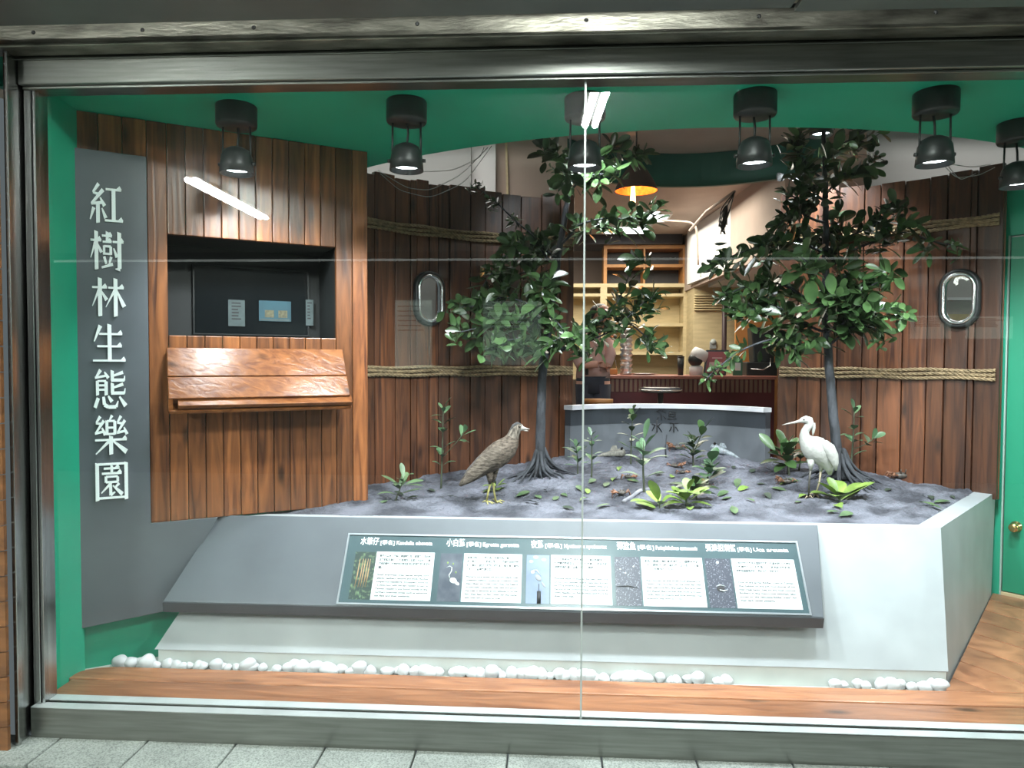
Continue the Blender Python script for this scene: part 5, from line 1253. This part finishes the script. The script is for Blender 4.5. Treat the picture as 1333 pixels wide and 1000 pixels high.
# counter
CY_ = 4.2; ct = thing('counter', (1.2, 4.5, .3), 'cafe counter with ribbed edge and maroon front, behind the parapet', 'counter')
cz = atY(900, 489, CY_).z; cx0 = atY(790, 480, CY_).x; cx1 = 1.98+.18
cx1 = 2.14
mb = MB(); mb.box(cx0-.02, cx1, CY_-.03, CY_+.62, cz-.035, cz); mb.build('counter_top', M['countertop'], ct, bevel=.008)
mb = MB(); x = cx0
while x < cx1-.03: mb.box(x, x+.026, CY_-.012, CY_+.02, cz-.16, cz-.036); x += .044
mb.build('rib_band', M['ribbed'], ct)
mb = MB(); mb.box(cx0, cx1-.01, CY_+.0, CY_+.6, .3, cz-.036); mb.build('front', M['maroon'], ct)
def cp(px, py=489, y=CY_+.12): return atY(px, py, y).x
# things on the counter
def item(px, w_px, h_px, y=CY_+.15): p = atY(px, 488, y); k = scl(p); return Vector((p.x, y, cz)), w_px*k, h_px*k
c, w, h = item(886, 9, 23); mb = MB(); mb.lathe([(w*.38, 0), (w*.5, h), (w*.45, h), (w*.34, .01), (.0001, .01)], c, 20); mb.build
cup = thing('tumbler', c, 'black tumbler standing on the counter in front of the shelves', 'tumbler'); mb.build('body', M['black'], cup)
mb = MB(); mb.lathe([(w*.5, h), (w*.53, h+.004), (w*.53, h+.012), (.0001, h+.012)], c, 20); mb.build('lid', M['black'], cup)
c, w, h = item(815, 15, 60, CY_+.25); mb = MB(); prof = []
for i in range(33): prof.append((w*.5*(1+.16*math.sin(i*1.9)), h*i/32))
mb.lathe(prof, c, 22); tag(mb.build('foil_pipe', M['silver']), 'crinkled silver foil pipe standing on the counter', 'pipe')
c, w, h = item(806, 20, 7, CY_+.15); c, w, h = item(838, 34, 3, CY_+.12); mb = MB(); mb.lathe([(.0001, .004), (w*.4, .004), (w*.5, .014), (w*.5, .018), (w*.4, .008), (.0001, .008)], c, 24); tag(mb.build('tray', M['chrome']), 'flat silver tray on the counter right of the foil pipe', 'tray')
c, w, h = item(796, 14, 8, CY_+.2); bk = thing('basket', c, 'small brown basket with thin hoop handle on the counter', 'basket')
mb = MB(); mb.box(c.x-w/2, c.x+w/2, c.y-w/2, c.y+w/2, cz, cz+h); mb.build('body', M['orangepine'], bk, bevel=.004)
mb = MB(); mb.tube([c+Vector((w*.45*math.cos(t*PI/10), 0, h+w*1.1*math.sin(t*PI/10))) for t in range(11)], .003, 6); mb.build('handle', M['chrome'], bk)
c, w, h = item(906, 20, 35); dv_ = thing('camera_device', c, 'white and black round-headed device on the counter', 'device')
mb = MB(); mb.lathe([(w*.42, 0), (w*.44, h*.30), (w*.3, h*.36), (.0001, h*.36)], c, 20); mb.build('base', M['roomwhite'], dv_)
mb = MB(); mb.ball(c+Vector((-.01, -.015, h*.58)), w*.48, w*.45, w*.46); mb.build('lens_ball', M['black'], dv_)
mb = MB(); mb.lathe([(w*.56, 0), (w*.56, h*.22), (w*.46, h*.36), (.0001, h*.40)], c+Vector((.012, 0, h*.62)), 20, rot=Matrix.Rotation(.45, 3, 'Y')); mb.build('hood', M['roomwhite'], dv_)
c, w, h = item(930, 29, 34); mn = thing('framed_menu', c, 'dark-framed red menu stand leaning on the counter', 'menu')
R_ = Matrix.Rotation(-.22, 3, 'X'); Rr = Matrix.Rotation(.10, 3, 'Y')
def mp_(x_, y_, z_): return c+R_ @ Vector((x_+z_*.16, y_, z_))
def mslab(mb, xa, xb, ya, yb, za, zb): mb.hexa([mp_(xa, ya, za), mp_(xb, ya, za), mp_(xb, yb, za), mp_(xa, yb, za)], [mp_(xa, ya, zb), mp_(xb, ya, zb), mp_(xb, yb, zb), mp_(xa, yb, zb)])
mb = MB(); mslab(mb, -w/2, w/2, 0, .02, 0, h); mb.build('frame', M['black'], mn)
mb = MB(); mslab(mb, -w*.42, w*.42, -.002, 0, h*.08, h*.93); mb.build('red_sheet', M['red'], mn)
mb = MB(); mslab(mb, -w*.30, w*.26, -.004, -.002, h*.15, h*.52); mslab(mb, -w*.2, w*.25, -.004, -.002, h*.66, h*.70); mb.build('print', mat('pale_red_print', (.42, .28, .27), .6), mn)
c, w, h = item(960, 12, 22); mb = MB(); st = thing('card_stand', c, 'small green card stand with blank square, left of the black machine', 'card stand')
mb.box(c.x-w/2, c.x+w/2, c.y-.01, c.y+.01, cz, cz+h); mb.build('stand', mat('green_card', (.03, .12, .07), .5), st); mb = MB(); mb.box(c.x-w*.3, c.x+w*.3, c.y-.012, c.y-.0102, cz+h*.3, cz+h*.75); mb.build('card', M['paper'], st)
c, w, h = item(992, 42, 62, CY_+.3); mc = thing('black_machine', c, 'tall black machine on the right end of the counter', 'machine')
mb = MB(); mb.box(c.x-w*.62, c.x+w*.30, c.y-.18, c.y+.1, cz, cz+h*.28); mb.build('base', M['black'], mc, bevel=.01)
mb = MB(); mb.hexa([(c.x-w*.32, c.y-.08, cz+h*.28), (c.x+w*.30, c.y-.08, cz+h*.28), (c.x+w*.30, c.y+.1, cz+h*.28), (c.x-w*.32, c.y+.1, cz+h*.28)], [(c.x-w*.40, c.y-.06, cz+h), (c.x+w*.30, c.y-.06, cz+h), (c.x+w*.30, c.y+.1, cz+h), (c.x-w*.40, c.y+.1, cz+h)]); mb.build('tower', M['black'], mc, bevel=.01)
mb = MB(); mb.tube([c+Vector((-w*.5, -.19, h*.14)), c+Vector((-.05, -.2, h*.12)), c+Vector((w*.06, -.2, h*.2)), c+Vector((w*.1, -.16, h*.36))], .005, 6); mb.build('chrome_lever', M['chrome'], mc)
# dispenser sticker on the cabinet and power plate on the shelf
q = atY(793, 447, 6.98); mb = MB(); mb.box(q.x-.055, q.x+.055, 6.975, 6.999, q.z-.05, q.z+.055); sw = mb.build('switch_plate', M['paper'], bevel=.004); tag(sw, 'white square switch plate on the shelf upright beside the person', 'switch')
mb = MB(); mb.box(q.x-.03, q.x+.03, 6.970, 6.9752, q.z-.025, q.z+.03); mb.build('rocker', M['roomwhite'], sw, bevel=.002)
q = atY(928, 448, 6.49); mb = MB(); mb.box(q.x-.04, q.x+.04, 6.47, 6.498, q.z-.06, q.z+.03); dsp = mb.build('wall_badge', mat('grey_badge', (.25, .27, .28), .4), bevel=.004); tag(dsp, 'small grey badge with white disc on the louvred cabinet', 'badge')
mb = MB(); mb.lathe([(.0001, 0), (.035, 0), (.035, .012), (.0001, .012)], (q.x, 6.47, q.z+.03), 18, rot=Matrix.Rotation(PI/2, 3, 'X')); mb.build('disc', M['paper'], dsp)
# dark pole and orange door beyond
mb = MB(); q = atY(943, 420, 6.3); mb.tube([(q.x, 6.3, .3), (q.x, 6.3, 2.9)], .03, 10); tag(mb.build('pole', mat('purple_brown_pole', (.07, .045, .05), .4)), 'thin dark pole in front of the louvred cabinet', 'pole')
mb = MB(); q0 = atY(958, 410, 4.95); q1 = atY(1015, 492, 4.95); mb.box(q0.x, q1.x, 4.95, 4.99, .3, q0.z); tag(mb.build('wood_screen', M['orangepine']), 'orange wooden screen behind the black machine', 'screen')

# stools between parapet and counter
def stool(px, py, rpx, y, label, gl):
    p = atY(px, py, y); k = scl(p); t_ = thing('bar_stool', (p.x, y, .3), label, 'stool'); R_ = rpx*k
    if gl:
        mb = MB(); mb.lathe([(.0001, -.02), (R_*.9, -.02), (R_, 0), (R_*.98, .02), (R_*.8, .03), (.0001, .022)], p, 32); mb.build('seat', mat('smoky_seat', (.05, .05, .055), .12, 0), t_)
        mb = MB(); mb.tube([p+Vector((R_*math.cos(g*PI/18), R_*math.sin(g*PI/18), .0)) for g in range(37)], .008, 6); mb.build('seat_rim', M['chrome'], t_)
    else:
        mb = MB(); mb.lathe([(.0001, -.02), (R_, -.02), (R_, .015), (.0001, .015)], p, 28); mb.build('seat', M['orangepine'], t_)
    mb = MB(); mb.tube([(p.x, y, .32), (p.x, y, p.z-.02)], .025, 12); mb.build('post', M['chrome'], t_)
    mb = MB(); mb.lathe([(.0001, 0), (.2, 0), (.19, .015), (.03, .03), (.0001, .03)], (p.x, y, .3), 24); mb.build('foot_plate', M['chrome'], t_)
stool(860, 508, 27, 3.4, 'round smoky seat with shiny rim rising behind the parapet', True)
stool(778, 522, 20, 3.2, 'flat wooden stool seat below the person behind the parapet', False)

# person behind the counter end
py_ = 3.75
def pp(px, py, dy=0): return atY(px, py, py_+dy)
k = scl(pp(770, 460)); per = thing('person', (pp(772, 470).x, py_, .3), 'person in pale pink shirt with dark strap, bending forward, half hidden by leaves', 'person')
mb = MB()
fz = .3
S = lambda px, py, a_, b_, dy=0: (pp(px, py, dy), a_*k, b_*k)
hip = pp(772, 492); 
mb.loft([S(772, 500, 20, 13), S(772, 490, 20, 14), S(772, 478, 19, 13), S(772, 466, 19, 13), S(771, 452, 20, 13), S(771, 441, 17, 11), S(774, 435, 8, 8), S(777, 430, 7, 7), S(780, 426, 10, 9), S(783, 419, 12, 11), S(784, 410, 12, 12), S(783, 401, 9, 9), S(782, 397, 2, 2)], 16)
for sx in (-1, 1):
    mb.tube([pp(772+sx*9, 496), Vector((pp(772+sx*9, 496).x, py_, .85)), Vector((pp(772+sx*10, 496).x, py_-.02, .38)), Vector((pp(772+sx*10, 496).x, py_-.02, .33))], [.095, .065, .045, .04], 10)
    mb.tube([Vector((pp(772+sx*10, 496).x, py_+.04, .335)), Vector((pp(772+sx*10, 496).x, py_-.16, .325))], [.045, .035], 8)
mb.tube([pp(754, 444), pp(750, 462, -.06), pp(757, 476, -.16), pp(778, 474, -.2)], [.055, .045, .038, .03], 10)
mb.tube([pp(789, 444), pp(794, 462, -.04), pp(790, 478, -.16)], [.055, .045, .032], 10)
for hx, hy_, dx in ((780, 474, 1), (790, 480, .2)):
    for f in range(4): q = pp(hx, hy_, -.2); mb.tube([q+Vector((0, -.01, -.018+.012*f)), q+Vector((.03*dx, -.02, -.022+.012*f)), q+Vector((.055*dx, -.015, -.03+.012*f))], [.008, .008, .006], 6)
    q = pp(hx, hy_, -.2); mb.tube([q, q+Vector((.015, -.03, .02)), q+Vector((.03, -.045, .02))], [.009, .008, .006], 6)
body = mb.build('body', M['skin'], per)
mb = MB(); mb.ball(pp(793, 424, -.03), .012, .012, .016); mb.build('nose', M['skin'], per)
mb = MB()
mb.loft([S(772, 492, 22.5, 16), S(772, 480, 21.5, 15.5), S(772, 466, 21, 15), S(771, 452, 21.5, 14.5), S(771, 441, 18.5, 12.5), S(773, 436, 9.5, 9.5)], 16)
mb.tube([pp(754, 443), pp(750, 462, -.06), pp(757, 476, -.15)], [.068, .058, .05], 10); mb.tube([pp(789, 443), pp(794, 462, -.04), pp(790, 476, -.14)], [.066, .055, .046], 10)
mb.build('shirt', M['shirt'], per)
mb = MB(); mb.loft([S(772, 512, 21, 15), S(772, 500, 22, 15.5), S(772, 490, 22, 16.4)], 16)
for sx in (-1, 1): mb.tube([pp(772+sx*9, 500), Vector((pp(772+sx*9, 496).x, py_, .85)), Vector((pp(772+sx*10, 496).x, py_-.02, .40))], [.105, .078, .062], 10)
mb.build('trousers', M['trousers'], per)
mb = MB(); mb.ball(pp(781, 408, .03), 14*k, 13*k, 13*k); mb.build('hair', M['hair'], per)
mb = MB(); mb.tube([pp(764, 436, -.04), pp(764, 450, -.115), pp(763, 470, -.12), pp(764, 488, -.125)], .014, 8, flat=.5); mb.build('strap', M['black'], per)

# =================================================================== CORRIDOR IN FRONT (what the glass reflects)
mb = MB(); mb.box(-8, 8.5, -7, -.5, 2.98, 3.03); struct(mb.build('ceiling.002', M['lightwall']))
mb = MB(); mb.box(-8, 8.5, -7.05, -7, -.08, 2.98); struct(mb.build('wall_front.001', mat('corridor_far_wall', (.05, .055, .055), .5)))
def vtube(pa, pb, label):
    a_, b_ = atZ(*pa, 2.95), atZ(*pb, 2.95); a_.y = -.11-a_.y; b_.y = -.11-b_.y; c = (a_+b_)/2
    t_ = thing('fluorescent_lamp', (c.x, c.y, 2.98), label, 'lamp', 'fluorescent lamps on the corridor ceiling')
    d = (b_-a_).normalized(); s_ = Vector((-d.y, d.x, 0))
    mb = MB(); mb.para(a_-s_*.06+Vector((0, 0, .012)), (b_-a_), s_*.12, (0, 0, .018)); mb.build('housing', M['roomwhite'], t_)
    for q in (-.03, .03): mb = MB(); mb.tube([a_+s_*q-Vector((0, 0, .012)), b_+s_*q-Vector((0, 0, .012))], .021, 10); mb.build('tube', M['tube'], t_)
vtube((248, 232), (343, 282), 'twin-tube lamp on the corridor ceiling, mirrored in the left pane')
vtube((783, 112), (768, 160), 'twin-tube lamp on the corridor ceiling, mirrored beside the glass seam')

def vposter(px0, py0, px1, py1, label, m_):
    yv = 5.3; a_, b_ = atY(px0, py0, yv), atY(px1, py1, yv); yr = -.11-yv
    t_ = thing('mirrored_notice', ((a_.x+b_.x)/2, yr, b_.z), label, 'notice board', 'notice boards across the corridor with an added glow')
    mb = MB(); mb.box(a_.x, b_.x, yr-.03, yr, b_.z, a_.z); mb.build('lit_face', m_, t_)
    mb = MB()
    for k in range(6):
        z_ = a_.z-(a_.z-b_.z)*(.08+.07*k); mb.box(a_.x+(b_.x-a_.x)*.08, a_.x+(b_.x-a_.x)*rng.uniform(.6, .92), yr, yr+.002, z_-.012, z_)
    mb.build('print', M['ink'], t_)
LITP = mat('glowing_notice', (.5, .6, .55), .5, emit=(.75, 1, .9), estr=.4)  # glow added so the boards show as reflections in the glass
vposter(514, 391, 562, 480, 'pale notice board across the corridor, mirrored faintly under the left porthole', LITP)
vposter(629, 392, 704, 475, 'pale notice board across the corridor, mirrored faintly in the left tree', LITP)
vposter(1186, 411, 1238, 441, 'small notice board across the corridor, mirrored below the right porthole', LITP)
vposter(1259, 412, 1318, 441, 'small notice board across the corridor, mirrored by the green door', LITP)
a_ = atY(0, 340, 6.8)
mb = MB(); mb.box(-7.5, 7.5, -6.96, -6.91, a_.z-.012, a_.z+.012); st_ = mb.build('glow_strip', mat('strip_glow', (1, 1, 1), .5, emit=(.9, 1, .95), estr=1.3))  # glowing bar added to draw the reflected line across the panes
tag(st_, 'long glowing strip added high on the far corridor wall to mirror as a line in the glass', 'lamp')
